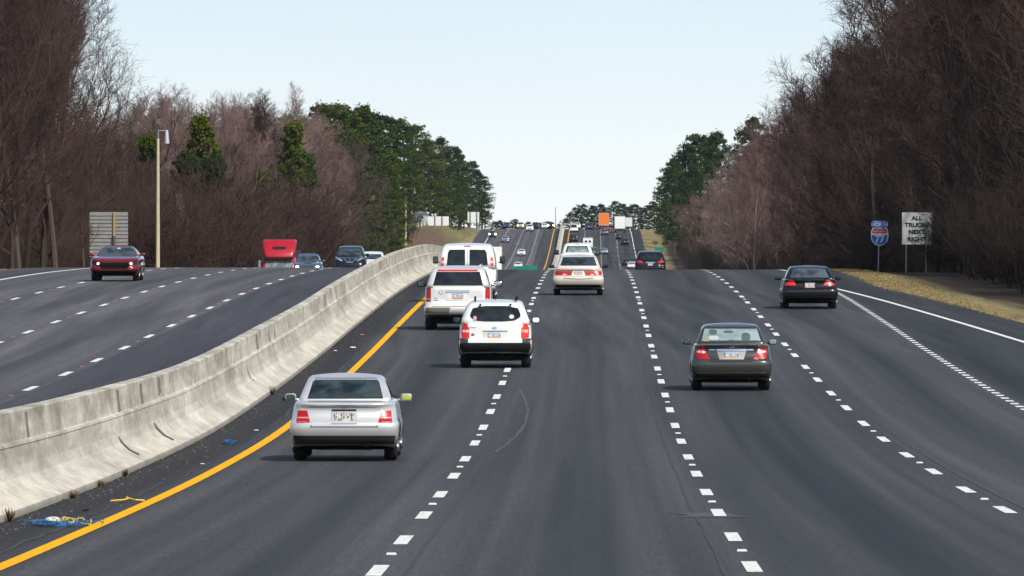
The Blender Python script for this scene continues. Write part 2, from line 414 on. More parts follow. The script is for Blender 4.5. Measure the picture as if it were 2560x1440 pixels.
def barrier():
    vs = []; fs = []; at = []; n = len(BPROF); rnd = random.Random(4)
    ys = []; Y = -60.0
    while Y < 2420: ys.append(Y); Y += 3 if Y < 700 else 8
    for Y in ys:
        j = 0.006*math.sin(Y*0.11)+rnd.uniform(-0.003, 0.003); jh = 0.010*math.sin(Y*0.09+1)
        for k, (o, z) in enumerate(BPROF):
            jj = j*(0.3+0.7*z); s = 1 if 0 <= k < 12 else -1
            vs.append((xc(Y)+o+jj, Y, zr(Y)+z+(jh if z > 1.1 else 0))); at.append((Y, z, o))
    for i in range(len(ys)-1):
        for k in range(n-1):
            a = i*n+k; fs.append((a, a+n, a+n+1, a+1))
    fs.append(tuple(range(n))); m0 = (len(ys)-1)*n; fs.append(tuple(range(m0+n-1, m0-1, -1)))
    me = bpy.data.meshes.new('concrete_barrier'); me.from_pydata(vs, [], fs)
    A = me.attributes.new('rc', 'FLOAT_VECTOR', 'POINT'); A.data.foreach_set('vector', [c for v in at for c in v])
    me.materials.append(barrier_mat()); me.update()
    o = bpy.data.objects.new('concrete_barrier', me); COL.objects.link(o)
    tag(o, 'long pale stained concrete barrier wall dividing the two carriageways', 'barrier')
    mj = simple('dark_joint', (.16, .145, .12), .9)
    def strip(name, pts, wd):       # pts: (Y, off, height above road) down the face
        vs = []; fs = []
        for (Y, of, h) in pts:
            for e in (0, 1): vs.append((xc(Y)+of+.016, Y+e*wd, zr(Y)+h)); vs.append((xc(Y)+of-.05, Y+e*wd, zr(Y)+h))
        for i in range(len(pts)-1):
            a = 4*i; fs += [(a, a+2, a+6, a+4), (a+2, a+3, a+7, a+6), (a, a+4, a+5, a+1)]
        me = bpy.data.meshes.new(name); me.from_pydata(vs, [], fs); me.materials.append(mj); q = bpy.data.objects.new(name, me); COL.objects.link(q); q.parent = o
    rr = random.Random(3)
    js = [124.1, 148, 155.6, 162, 209, 262, 330]
    for i, Y in enumerate(js): strip('joint', [(Y, -5.585, 1.16), (Y, -5.575, 1.0), (Y, -5.548, .82 if i not in (3, 6) else .9)], rr.uniform(.22, .4))
    for Y, w_ in ((157.3, .36), (145.5, .22)): strip('crack', [(Y, -5.45, .46), (Y+.05, -5.38, .36), (Y+.12, -5.27, .25), (Y+.2, -5.12, .17)], w_)
barrier()

# ------------------------------------------------------------------ trees
def bark_mat(name, c0, c1, rough=0.9):
    m, t, b = newmat(name)
    oi = N(t, 'ShaderNodeObjectInfo')
    tc = N(t, 'ShaderNodeTexCoord')
    nz = noise(t, vscale(t, tc.outputs['Object'], (1, 1, 0.35)), 0.8, 4, 0.6)
    f = mathn(t, 'ADD', mathn(t, 'MULTIPLY', oi.outputs['Random'], 0.6), mathn(t, 'MULTIPLY', nz, 0.5))
    c = ramp(t, f, [(0.1, c0), (0.95, c1)]).outputs[0]
    L(t, c, b.inputs['Base Color']); b.inputs['Roughness'].default_value = rough; b.inputs['Specular IOR Level'].default_value = 0.15
    return m
M_BARK = bark_mat('grey_brown_bark', (0.045, 0.034, 0.030), (0.115, 0.088, 0.075))
M_TWIG = bark_mat('reddish_brown_twigs', (0.060, 0.039, 0.034), (0.24, 0.155, 0.135))
M_BARKD = bark_mat('dark_bark', (0.022, 0.017, 0.015), (0.060, 0.046, 0.040))
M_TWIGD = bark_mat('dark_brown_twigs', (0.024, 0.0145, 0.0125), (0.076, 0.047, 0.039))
M_PALE = bark_mat('pale_bark', (0.20, 0.16, 0.13), (0.30, 0.25, 0.2))
M_RUST = bark_mat('rusty_dead_leaves', (0.10, 0.035, 0.015), (0.22, 0.085, 0.03))
M_OLIVE = bark_mat('olive_leaves', (0.08, 0.05, 0.015), (0.17, 0.10, 0.025))
def needle_mat(name, c0, c1, c2):
    m, t, b = newmat(name)
    oi = N(t, 'ShaderNodeObjectInfo'); tc = N(t, 'ShaderNodeTexCoord')
    nz = noise(t, tc.outputs['Object'], 0.55, 4, 0.6)
    f = mathn(t, 'ADD', mathn(t, 'MULTIPLY', oi.outputs['Random'], 0.35), mathn(t, 'MULTIPLY', nz, 0.75))
    c = ramp(t, f, [(0.2, c0), (0.55, c1), (0.9, c2)]).outputs[0]
    L(t, c, b.inputs['Base Color']); b.inputs['Roughness'].default_value = 0.9; b.inputs['Specular IOR Level'].default_value = 0.06
    return m
M_NEEDLE = needle_mat('pine_needles', (0.011, 0.025, 0.006), (0.038, 0.063, 0.010), (0.115, 0.125, 0.014))
M_NEEDLED = needle_mat('dark_pine_needles', (0.010, 0.022, 0.009), (0.026, 0.050, 0.015), (0.060, 0.090, 0.022))

def rot_off(d, ang, az):
    d = d.normalized(); a = d.orthogonal().normalized(); b = d.cross(a)
    return (d*math.cos(ang) + (a*math.cos(az)+b*math.sin(az))*math.sin(ang)).normalized()

def gen_bare(seed, h, spread=1.0, nl=13, stems=1, twig_r=0.014, first=0.22, dens=1.0, up=0.5):
    rnd = random.Random(seed); T = MB(); K = MB()
    def limb(mb, p, d, ln, r0, r1, nseg, wob, n):
        pts = [p]; rs = [r0]; dirs = []
        for i in range(nseg):
            d = (d + Vector((rnd.gauss(0, wob), rnd.gauss(0, wob), rnd.gauss(0, wob)+up*0.12))).normalized()
            p = p + d*(ln/nseg); pts.append(p); rs.append(r0+(r1-r0)*(i+1)/nseg); dirs.append(d)
        mb.poly_tube(pts, rs, n); return pts, rs, dirs
    def at(pts, f):
        x = f*(len(pts)-1); i = min(int(x), len(pts)-2); return pts[i].lerp(pts[i+1], x-i), i
    for st in range(stems):
        d0 = Vector((rnd.gauss(0, .05), rnd.gauss(0, .05), 1)) if stems == 1 else Vector((math.cos(st*6.28/stems+seed)*.22, math.sin(st*6.28/stems+seed)*.22, 1))
        hh = h*rnd.uniform(0.9, 1.0)
        pts, rs, ds = limb(T, Vector((0, 0, -0.3)), d0.normalized(), hh*0.96, 0.012*h+0.03, 0.03, 8, 0.05, 6)
        for k in range(max(4, nl//stems)):
            f = first + (0.98-first)*((k+rnd.random())/max(4, nl//stems))
            p, i = at(pts, f)
            az = k*2.4+rnd.uniform(-.5, .5)
            ln = h*spread*(0.40-0.26*abs(f-0.45)-0.12*max(0, f-0.6))*rnd.uniform(.75, 1.15)
            d = rot_off(ds[i], R(rnd.uniform(26, 50) if f < .7 else rnd.uniform(12, 30)), az)
            p1, r1_, d1 = limb(T if False else K, p, d, ln, rs[i]*0.40+0.012, 0.015, 5, 0.15, 4)
            nb = int(rnd.randint(6, 8)*dens)
            for q in range(nb):
                g = 0.22+0.76*(q+rnd.random())/nb
                p2, i2 = at(p1, g)
                l2 = ln*rnd.uniform(.32, .52)*(1.15-0.5*g)
                dd = rot_off(d1[i2], R(rnd.uniform(24, 48)), rnd.uniform(0, 6.28)); dd = (dd+Vector((0, 0, up))).normalized()
                p3, r3, d3 = limb(K, p2, dd, l2, 0.03, 0.014, 3, 0.16, 3)
                nt_ = int(rnd.randint(5, 7)*dens)
                for s in range(nt_):
                    g3_ = 0.15+0.85*(s+rnd.random())/nt_
                    p4, i4 = at(p3, g3_)
                    l3 = l2*rnd.uniform(.35, .6)
                    d4 = rot_off(d3[i4], R(rnd.uniform(25, 65)), rnd.uniform(0, 6.28)); d4 = (d4+Vector((0, 0, up*0.55))).normalized()
                    e = p4+d4*l3
                    K.tube(p4, e, twig_r, twig_r*0.45, 3, False)
                    for z in range(9):
                        g5 = rnd.uniform(.2, 1.0); p5 = p4.lerp(e, g5)
                        d5 = rot_off(d4, R(rnd.uniform(25, 70)), rnd.uniform(0, 6.28)); d5 = (d5+Vector((0, 0, up*0.3))).normalized()
                        K.tube(p5, p5+d5*l3*rnd.uniform(.4, .8), twig_r*0.75, twig_r*0.35, 3, False)
    return T.mesh('trunk'), K.mesh('crown')

def leafquad(mb, c, s, rnd):
    n = Vector((rnd.gauss(0, 1), rnd.gauss(0, 1), rnd.gauss(0, 1)+0.5)).normalized()
    a = n.orthogonal().normalized(); a = (a*math.cos(t := rnd.uniform(0, 6.28)) + n.cross(a)*math.sin(t)); b = n.cross(a)
    a *= s*rnd.uniform(.5, 1.1); b *= s*rnd.uniform(.25, .6)
    mb.add([c-a*0.9, c-b, c+a, c+b], [(0, 1, 2, 3)])

def gen_pine(seed, h, rad, base=0.35, conical=False, tuft=0.23, n_br=52, per=170):
    rnd = random.Random(seed); T = MB(); K = MB()
    top = Vector((rnd.gauss(0, .3), rnd.gauss(0, .3), h))
    pts = [Vector((0, 0, -0.3)), Vector((rnd.gauss(0, .15), rnd.gauss(0, .15), h*.4)), Vector((rnd.gauss(0, .25), rnd.gauss(0, .25), h*.75)), top]
    T.poly_tube(pts, [0.011*h+.04, 0.009*h+.02, 0.006*h, 0.02], 7)
    def at(f):
        x = f*3; i = min(int(x), 2); return pts[i].lerp(pts[i+1], x-i)
    for k in range(n_br):
        f = base + (1-base)*((k+rnd.random())/n_br); p = at(min(f, .995)); az = k*2.4+rnd.uniform(-.6, .6)
        if conical: ln = rad*(1.02-(f-base)/(1-base))**0.75*rnd.uniform(.7, 1.15)
        else:
            q = (f-base)/(1-base); ln = rad*math.sqrt(max(0.04, 1-(2*q-0.75)**2/1.65))*rnd.uniform(.45, 1.15)
        d = Vector((math.cos(az), math.sin(az), rnd.uniform(-.05, .45) if not conical else rnd.uniform(0.0, .35))).normalized()
        e = p+d*ln; T.tube(p, e, 0.05, 0.015, 4)
        for c_ in range(3):
            cc = p.lerp(e, (0.45, 0.75, 1.0)[c_]) + Vector((rnd.gauss(0, .2), rnd.gauss(0, .2), rnd.gauss(0, .15)))
            sr = (0.34+0.11*ln)*(0.6 if h < 15 else 1)*rnd.uniform(.7, 1.2)
            for j in range(per//3):
                v = Vector((rnd.gauss(0, 1), rnd.gauss(0, 1), rnd.gauss(0, .65)))
                v = v.normalized()*(rnd.random()**0.45)*sr
                leafquad(K, cc+v, tuft, rnd)
    for j in range(per*2):
        leafquad(K, top+Vector((rnd.gauss(0, .35), rnd.gauss(0, .35), rnd.gauss(-.3, .4))), tuft, rnd)
    return T.mesh('trunk'), K.mesh('crown')

def gen_shrub(seed, h, rad, n=46, leafy=None):
    rnd = random.Random(seed); K = MB()
    for k in range(n):
        a = rnd.uniform(0, 6.28); r0 = rad*0.5*rnd.random()
        p = Vector((r0*math.cos(a), r0*math.sin(a), -0.1)); d = Vector((rnd.gauss(0, .35), rnd.gauss(0, .35), 1)).normalized()
        ln = h*rnd.uniform(.5, 1.0); e = p+d*ln; K.tube(p, e, .02, .008, 3, False)
        for j in range(9):
            q = p.lerp(e, rnd.uniform(.2, 1)); d2 = rot_off(d, R(rnd.uniform(25, 60)), rnd.uniform(0, 6.28)); l2 = ln*rnd.uniform(.15, .4)
            K.tube(q, q+d2*l2, .011, .005, 3, False)
            for i in range(3):
                q2 = q+d2*l2*rnd.uniform(.3, 1); d3 = rot_off(d2, R(rnd.uniform(25, 55)), rnd.uniform(0, 6.28))
                K.tube(q2, q2+d3*l2*.5, .008, .004, 3, False)
                if leafy and rnd.random() < leafy: leafquad(K, q2+d3*l2*.4, .22, rnd)
    return K.mesh('shrub')

def setm(pair, mt, mc):
    pair[0].materials.append(mt); pair[1].materials.append(mc); return pair
BARE = [setm(gen_bare(11, 20, 1.0, 19, first=.07), M_BARK, M_TWIG), setm(gen_bare(12, 20, .85, 19, up=.65, first=.1), M_BARK, M_TWIG), setm(gen_bare(13, 20, 1.1, 19, first=.05), M_BARK, M_TWIG),
        setm(gen_bare(14, 20, .95, 20, stems=2, first=.06), M_BARK, M_TWIG), setm(gen_bare(15, 20, .75, 18, up=.75, first=.12), M_BARK, M_TWIG), setm(gen_bare(16, 20, 1.05, 20, first=.04, dens=1.1), M_BARK, M_TWIG)]
def recolour(pair, mt, mc):
    a = pair[0].copy(); b = pair[1].copy(); a.materials.clear(); b.materials.clear(); return setm((a, b), mt, mc)
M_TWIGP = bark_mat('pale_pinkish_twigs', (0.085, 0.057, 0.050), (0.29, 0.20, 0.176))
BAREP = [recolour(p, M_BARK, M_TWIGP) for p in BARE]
BARED = [recolour(p, M_BARKD, M_TWIGD) for p in BARE]  # darker copies: shade of the near woods put into bark and twig colour
PINES = [setm(gen_pine(21, 22, 4.2, .12, n_br=66), M_BARK, M_NEEDLE), setm(gen_pine(22, 22, 3.8, .08, n_br=66), M_BARK, M_NEEDLE), setm(gen_pine(23, 22, 4.6, .15, n_br=66), M_BARK, M_NEEDLE), setm(gen_pine(24, 22, 4.1, .05, n_br=66), M_BARK, M_NEEDLE)]
PINESD = [recolour(p, M_BARK, M_NEEDLED) for p in PINES]
HIGH = setm(gen_bare(17, 20, 1.15, 19, first=.42, up=.28), M_BARK, M_TWIGD)
CEDSM = setm(gen_pine(35, 10, 1.0, .84, False, .12, 30, 130), M_BARKD, M_NEEDLE)
CEDAR = [setm(gen_pine(33, 10, 1.05, .52, True, .12, 60, 150), M_BARKD, M_NEEDLE), setm(gen_pine(34, 10, 1.25, .68, False, .12, 46, 150), M_BARKD, M_NEEDLED), setm(gen_pine(31, 10, 2.3, .08, True, .24, 60, 66), M_BARKD, M_NEEDLED), setm(gen_pine(32, 10, 2.0, .1, True, .24, 60, 60), M_BARKD, M_NEEDLE)]

NTREE = [0]
def tree(name, pair, Y, off, h, h0, rz, label, cat='tree', group=None, sx=1.0, loc=None):
    e = empty(name, loc if loc is not None else G(Y, off, -0.05), rz)
    s = h/h0; e.scale = (s*sx, s*sx, s)
    tag(e, label, cat, group)
    inst('trunk', pair[0], e); inst('crown', pair[1], e)
    NTREE[0] += 1
    return e
def at_px(px, Y): return (px-1484.3)*Y/FPX + 2.1      # offset from the lane line of the point seen in photo column px

RND = random.Random(77)
# right wood: rows of bare trees along the verge
for row, (o0, h_, lab) in enumerate(((22.5, 17.2, 'bare dark brown tree in the front of the wood right of the road'),
                                     (28.5, 18.6, 'bare brown tree in the second rank of the wood right of the road'),
                                     (35.0, 19.6, 'bare brown tree deep in the wood right of the road'))):
    Y = 402 if row == 0 else 470+60*row
    k = 0
    while Y < 1930:
        off = o0+RND.uniform(-1.5, 2.0)
        h = h_*RND.uniform(.82, 1.12)*(1 - 0.10*sst(900, 1500, Y) - 0.22*sst(1500, 1900, Y))
        near = Y < 690 or (Y < 900 and RND.random() < .6)
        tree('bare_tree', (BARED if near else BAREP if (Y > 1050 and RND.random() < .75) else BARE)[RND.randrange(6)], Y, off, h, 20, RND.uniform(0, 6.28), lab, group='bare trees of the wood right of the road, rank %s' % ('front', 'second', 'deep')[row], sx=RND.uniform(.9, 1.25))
        Y += (16 if row else 13.5)*Y*Y/((o0-2.1)*FPX)*RND.uniform(.6, 1.4); k += 1
# left wood
for row, (o0, h_, lab) in enumerate(((-38.0, 15.2, 'bare brown tree in the front of the wood left of the road'),
                                     (-44.0, 15.2, 'bare brown tree in the second rank of the wood left of the road'),
                                     (-52.0, 15.4, 'bare brown tree deep in the wood left of the road'))):
    Y = 760+row*60
    while Y < 1800:
        off = o0+RND.uniform(-2.5, 1.5)
        h = h_*RND.uniform(.85, 1.1)*(.76 + .15*sst(780, 940, Y) + .40*sst(960, 1200, Y) - .55*sst(1500, 1830, Y))
        near = Y < 790
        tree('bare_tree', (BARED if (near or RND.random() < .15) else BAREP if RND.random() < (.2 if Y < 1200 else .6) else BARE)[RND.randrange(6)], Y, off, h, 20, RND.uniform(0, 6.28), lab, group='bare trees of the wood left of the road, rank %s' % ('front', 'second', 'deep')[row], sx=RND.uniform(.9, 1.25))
        Y += 16*Y*Y/((-o0+2.1)*FPX)*RND.uniform(.6, 1.4)
# the tall near trees at the left edge of the view
for px, Y, h, k in ((-60, 500, 23, 2), (-10, 530, 23, 5), (60, 575, 22, 0), (105, 600, 20, 2), (20, 590, 23, 3), (95, 640, 22, 4), (150, 650, 20, 1), (-20, 560, 24, 0), (10, 640, 24, 3), (70, 660, 24, 5), (130, 700, 22, 2)):
    tree('bare_tree', BARED[k], Y, at_px(px, Y), h, 20, RND.uniform(0, 6.28), 'tall dark bare tree at the left edge of the view', group='tall near trees at the left edge', sx=.88)
for px, Y, h in ((142, 600, 24), (105, 630, 26), (50, 560, 24)):
    tree('bare_tree', HIGH, Y, at_px(px, Y), h, 20, RND.uniform(0, 6.28), 'tall dark bare tree whose high branches reach over the lower wood at the left', group='tall spreading trees at the left edge', sx=.64)
# pines, left rise
for px, Y, ytop in ((720, 1500, 290), (765, 1540, 300), (800, 1560, 268), (835, 1600, 275), (870, 1590, 268), (905, 1640, 272), (940, 1700, 285), (975, 1760, 300), (1005, 1900, 310), (1035, 1990, 318),
                    (860, 1500, 330), (900, 1530, 350), (935, 1580, 370), (965, 1640, 390), (995, 1700, 395), (1025, 1995, 400), (1060, 2005, 360), (1075, 1980, 345), (1105, 2040, 345), (1130, 2120, 372),
                    (1150, 2180, 385), (1172, 2250, 405), (1192, 2330, 425), (1205, 2400, 450), (1212, 2460, 485), (1050, 2060, 440), (1085, 2075, 450), (1115, 2080, 455), (1145, 2160, 470), (1175, 2260, 490), (1198, 2350, 505),
                    (780, 1480, 340), (820, 1490, 350), (1020, 2010, 460), (1045, 2060, 520), (1160, 2200, 440), (1095, 2010, 400), (1125, 2100, 420)):
    off = at_px(px, Y); p = G(Y, off); top = ZC-(ytop-560)*Y/FPX
    h = max(6, top-p.z)*RND.uniform(.97, 1.02)
    tree('pine_tree', (PINES if Y < 1850 else (PINES+PINESD))[RND.randrange(4 if Y < 1850 else 8)], Y, off, h, 22, RND.uniform(0, 6.28), 'tall dark green pine in the stand on the left rise', group='pines on the left rise', sx=RND.uniform(1.15, 1.5))
# pines, right
for px, Y, ytop in ((1648, 2150, 470), (1665, 2060, 430), (1685, 1980, 400), (1700, 1940, 385), (1725, 1880, 365), (1750, 1840, 342), (1775, 1780, 345), (1800, 1740, 335), (1668, 2100, 500), (1690, 2020, 470), (1712, 1960, 440), (1655, 2180, 530), (1738, 1900, 420), (1880, 1250, 300), (1640, 2230, 515)):
    off = at_px(px, Y); p = G(Y, off); top = ZC-(ytop-560)*Y/FPX
    tree('pine_tree', (PINESD+PINES)[RND.randrange(6)], Y, off, max(6, top-p.z), 22, RND.uniform(0, 6.28), 'dark green pine at the far end of the wood right of the road', group='pines at the end of the right wood', sx=RND.uniform(.9, 1.2))
# far pines over the crest
for px, Y, ytop in ((1412, 2620, 548), (1425, 2600, 532), (1442, 2650, 520), (1456, 2700, 512), (1470, 2640, 530), (1486, 2690, 516), (1505, 2720, 512), (1512, 2660, 522), (1535, 2700, 505), (1552, 2640, 512), (1570, 2720, 518), (1588, 2650, 512), (1605, 2600, 520), (1622, 2560, 515), (1635, 2520, 505), (1398, 2640, 560), (1480, 2560, 545), (1545, 2560, 540), (1600, 2540, 545)):
    z0 = zr(Y); top = ZC-(ytop-560)*Y/FPX
    tree('pine_tree', PINESD[RND.randrange(4)], Y, 0, top-z0, 22, RND.uniform(0, 6.28), 'small far pine beyond the crest at the end of the right lanes', group='far pines over the crest', sx=1.5, loc=(( px-1280)*Y/FPX, Y, z0))
for px, Y, ytop in ((1238, 2700, 555), (1250, 2760, 552), (1262, 2720, 560), (1284, 2700, 549), (1294, 2740, 556), (1322, 2820, 556), (1346, 2800, 558), (1368, 2820, 555), (1308, 2900, 560), (1380, 2860, 564)):
    z0 = zr(Y); top = ZC-(ytop-560)*Y/FPX
    tree('round_tree', PINESD[RND.randrange(4)], Y, 0, top-z0, 22, RND.uniform(0, 6.28), 'small far tree on the skyline beyond the left lanes', group='far trees on the skyline', sx=1.8, loc=((px-1280)*Y/FPX, Y, z0))
CED_BRUSH = []
# evergreens standing among the bare trees on the left, behind the front rank
for nm, k, px, Y, ytop, sx, lab in (
    ('cedar_tree', 0, 505, 750, 298, 1.0, 'dark cedar standing alone, right of the tall light pole'),
    ('cedar_tree', 1, 466, 745, 388, .9, 'low bushy cedar left of the lone cedar beside the light pole'),
    ('cedar_tree', 1, 530, 740, 395, .8, 'low bushy cedar just right of the lone cedar beside the light pole'),
    ('cedar_tree', 0, 718, 985, 315, 1.0, 'dark pointed cedar among bare trees left of the pine stand'),
    ('cedar_tree', 1, 768, 1010, 385, .8, 'olive green cedar at the foot of the pointed cedar'),
    ('cedar_tree', 1, 655, 900, 430, .6, 'small yellowish cedar among bare trees above the red lorry'),
    ('cedar_tree', 1, 365, 690, 346, .7, 'dark cedar peeping out behind the tall light pole')):
    ob = at_px(px, Y); top = ZC-(ytop-560)*Y/FPX; p = G(Y, ob)
    tree(nm, CEDSM if px in (365, 655) else CEDAR[k], Y, ob, max(4.0, top-p.z), 10, RND.uniform(0, 6.28), lab, sx=sx)
    for q in range(12): CED_BRUSH.append((Y*RND.uniform(.975, .992), ob+RND.uniform(-2.6, 2.6), (top-p.z)*RND.uniform(.46, .64)))
# single trees that stand out
pale = recolour(BARE[4], M_PALE, M_PALE)
p_ = at_px(455, 690); tree('bare_sapling', pale, 690, p_, 7.6, 20, 1.0, 'slender pale bare sapling right of the tall light pole', sx=.55)
fork = recolour(gen_bare(18, 20, .8, 16, stems=2, first=.35), M_PALE, M_TWIGP)
tree('bare_tree', fork, 770, at_px(582, 770), 13.5, 20, .6, 'forked bare tree with pale limbs right of the lone cedar', sx=.8)
p_ = at_px(1885, 900); tree('bare_tree', recolour(BARE[1], M_PALE, M_TWIG), 900, p_, 15, 20, 2.0, 'bare tree with a pale trunk in the right wood above the crest', sx=.8)
p_ = at_px(1880, 800); tree('brush_tree', recolour(BARE[5], M_BARK, M_OLIVE), 800, 22.3, 8.0, 20, 2.0, 'low olive brown tree at the foot of the right wood', sx=1.2)
oak = tree('oak_tree', BARED[2], 545, at_px(30, 545), 14, 20, .4, 'dark oak still holding rusty dead leaves at the left edge', sx=.9)
m = MB(); rr = random.Random(5)
for q in range(26):
    a_, r_, z_ = rr.uniform(0, 6.28), rr.uniform(1.5, 6), rr.uniform(6, 15); c_ = Vector((r_*math.cos(a_), r_*math.sin(a_), z_))
    for j in range(22): leafquad(m, c_+Vector((rr.gauss(0, .6), rr.gauss(0, .6), rr.gauss(0, .35))), .12, rr)
m.build('dead_leaves', M_RUST, oak)
# undergrowth: nobody could count it
SH = [gen_shrub(41, 3.4, 2.2, 34), gen_shrub(42, 4.0, 2.6, 36), gen_shrub(43, 2.8, 1.9, 30)]
def thicket(name, spots, mat, label):
    import numpy as np
    V = []; F = []; b = 0
    for (p, me, s, a) in spots:
        n = len(me.vertices); co = np.empty(n*3); me.vertices.foreach_get('co', co); co = co.reshape(-1, 3)
        ca, sa = math.cos(a)*s, math.sin(a)*s
        V.append(np.stack([p.x+ca*co[:, 0]-sa*co[:, 1], p.y+sa*co[:, 0]+ca*co[:, 1], p.z+s*co[:, 2]], 1))
        li = np.empty(len(me.loops), dtype=np.int32); me.loops.foreach_get('vertex_index', li)
        F.append(li.reshape(-1, 4)+b); b += n
    V = np.concatenate(V).astype(np.float32); F = np.concatenate(F).astype(np.int32)
    me = bpy.data.meshes.new(name); me.vertices.add(len(V)); me.vertices.foreach_set('co', V.ravel())
    me.loops.add(F.size); me.loops.foreach_set('vertex_index', F.ravel())
    me.polygons.add(len(F)); me.polygons.foreach_set('loop_start', np.arange(0, F.size, 4, dtype=np.int32))
    me.update(calc_edges=True); me.materials.append(mat)
    o = bpy.data.objects.new(name, me); COL.objects.link(o); tag(o, label, 'undergrowth', kind='stuff'); return o
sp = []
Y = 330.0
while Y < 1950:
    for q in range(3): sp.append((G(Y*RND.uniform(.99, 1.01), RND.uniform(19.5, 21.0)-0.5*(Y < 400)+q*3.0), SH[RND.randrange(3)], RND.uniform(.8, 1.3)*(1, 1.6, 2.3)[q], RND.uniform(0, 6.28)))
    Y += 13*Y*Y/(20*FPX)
thicket('undergrowth', sp, bark_mat('shade_dark_brush', (0.013, 0.0095, 0.0088), (0.044, 0.031, 0.027)), 'tangle of bare brown brush at the foot of the right wood')  # near-black brush colour stands in for shade under the right wood
sp = []; Y = 565.0
while Y < 1850:
    for q in range(3): sp.append((G(Y*RND.uniform(.99, 1.01), -RND.uniform(34.5, 37)-q*4), SH[RND.randrange(3)], RND.uniform(.75, 1.35)*(1.2, 2.2, 3.0)[q], RND.uniform(0, 6.28)))
    Y += 13*Y*Y/(36*FPX)
for (Y, o_, h_) in CED_BRUSH: sp.append((G(Y, o_), SH[RND.randrange(3)], h_/3.2, RND.uniform(0, 6.28)))
thicket('undergrowth', sp, M_TWIGD, 'tangle of bare brown brush at the foot of the left wood')  # dark twig colour also paints the shade at the left wood's foot

# ------------------------------------------------------------------ vehicles
def paint_mat(name, col, metal=0.0, rough=0.32, coat=0.8):
    if name in MATS: return MATS[name]
    m, t, b = newmat(name)
    tc = N(t, 'ShaderNodeTexCoord')
    nz = noise(t, tc.outputs['Object'], 2.2, 5, 0.6)
    sz = N(t, 'ShaderNodeSeparateXYZ'); L(t, tc.outputs['Object'], sz.inputs[0])
    c = ramp(t, nz, [(0.3, tuple(x*0.93 for x in col)), (0.7, tuple(min(1, x*1.04) for x in col))]).outputs[0]
    dz = N(t, 'ShaderNodeMapRange'); L(t, sz.outputs[2], dz.inputs[0]); dz.inputs[1].default_value = 0.62; dz.inputs[2].default_value = 0.22
    df = mathn(t, 'MULTIPLY', mathn(t, 'MULTIPLY', dz.outputs[0], nz), 0.9 if max(col) > .3 else .12)          # road grime thrown up on the sills
    c = mixc(t, df, c, (0.09, 0.08, 0.07))
    L(t, c, b.inputs['Base Color'])
    b.inputs['Metallic'].default_value = metal; b.inputs['Roughness'].default_value = rough
    b.inputs['Coat Weight'].default_value = coat; b.inputs['Coat Roughness'].default_value = 0.08
    MATS[name] = m; return m
def glass_mat(name, c0, c1, rough=0.06, spec=0.5):
    if name in MATS: return MATS[name]
    m, t, b = newmat(name); tc = N(t, 'ShaderNodeTexCoord')
    nz = noise(t, tc.outputs['Object'], 2.6, 3, 0.55)
    L(t, ramp(t, nz, [(0.38, c0), (0.62, c1)]).outputs[0], b.inputs['Base Color'])
    b.inputs['Roughness'].default_value = rough; b.inputs['Specular IOR Level'].default_value = spec
    MATS[name] = m; return m
GL_DARK = glass_mat('tinted_glass', (0.008, 0.010, 0.012), (0.022, 0.027, 0.030))
GL_TEAL = glass_mat('greenish_glass', (0.014, 0.022, 0.024), (0.060, 0.082, 0.082))
GL_LIGHT = glass_mat('painted_daylight_glass', (0.20, 0.27, 0.27), (0.30, 0.37, 0.36), 0.15)  # pale colour stands in for daylight seen through glass
M_RUB = simple('tyre_rubber', (0.014, 0.014, 0.015), 0.85)
M_RIM = simple('alloy', (0.45, 0.45, 0.46), 0.35, 0.8)
M_BLK = simple('black_plastic', (0.010, 0.010, 0.011), 0.7, spec=.25)
M_GRYP = simple('grey_plastic', (0.036, 0.036, 0.039), 0.65, spec=.3)
M_UND = simple('underbody', (0.007, 0.007, 0.007), 0.95, spec=.1)
M_CHR = simple('chrome', (0.75, 0.75, 0.76), 0.18, 1.0)
M_RED = simple('red_lens', (0.40, 0.008, 0.010), 0.32, coat=0.15)
M_REDL = simple('lit_red_lens', (0.55, 0.014, 0.010), 0.35, coat=0.1, emit=(1.0, 0.05, 0.025), es=0.16)
M_CLR = simple('clear_lens', (0.72, 0.66, 0.64), 0.15, coat=0.5)
M_AMB = simple('amber_lens', (0.75, 0.25, 0.03), 0.2)
M_HEAD = simple('headlamp_lens', (0.55, 0.56, 0.58), 0.1, 0.3)
M_LAMP = simple('lit_headlamp', (1, 0.8, 0.5), 0.3, emit=(1.0, 0.60, 0.22), es=9.0)
M_LAMPW = simple('warm_headlamp', (1, 0.9, 0.7), 0.3, emit=(1.0, 0.85, 0.6), es=1.3)
def plate_mat():
    m, t, b = newmat('licence_plate'); tc = N(t, 'ShaderNodeTexCoord'); sx = N(t, 'ShaderNodeSeparateXYZ'); L(t, tc.outputs['Generated'], sx.inputs[0])
    band = ramp(t, sx.outputs[2], [(0.0, (0.75, 0.70, 0.62)), (0.16, (0.62, 0.25, 0.14)), (0.3, (0.70, 0.55, 0.42)), (0.45, (0.72, 0.72, 0.72)), (0.75, (0.55, 0.62, 0.72)), (1.0, (0.30, 0.42, 0.62))]).outputs[0]
    nz = noise(t, vscale(t, tc.outputs['Generated'], (9, 1, 3.2)), 1.0, 2, 0.5)
    k = ramp(t, nz, [(0.47, g3(0)), (0.56, g3(1))]).outputs[0]
    mid = N(t, 'ShaderNodeMapRange'); L(t, mathn(t, 'ABSOLUTE', mathn(t, 'SUBTRACT', sx.outputs[2], 0.52)), mid.inputs[0])
    mid.inputs[1].default_value = 0.30; mid.inputs[2].default_value = 0.18
    L(t, mixc(t, mathn(t, 'MULTIPLY', mathn(t, 'MULTIPLY', k, mid.outputs[0]), 0.85), band, (0.06, 0.07, 0.12)), b.inputs['Base Color'])
    b.inputs['Roughness'].default_value = 0.4; return m
M_PLATE = plate_mat()
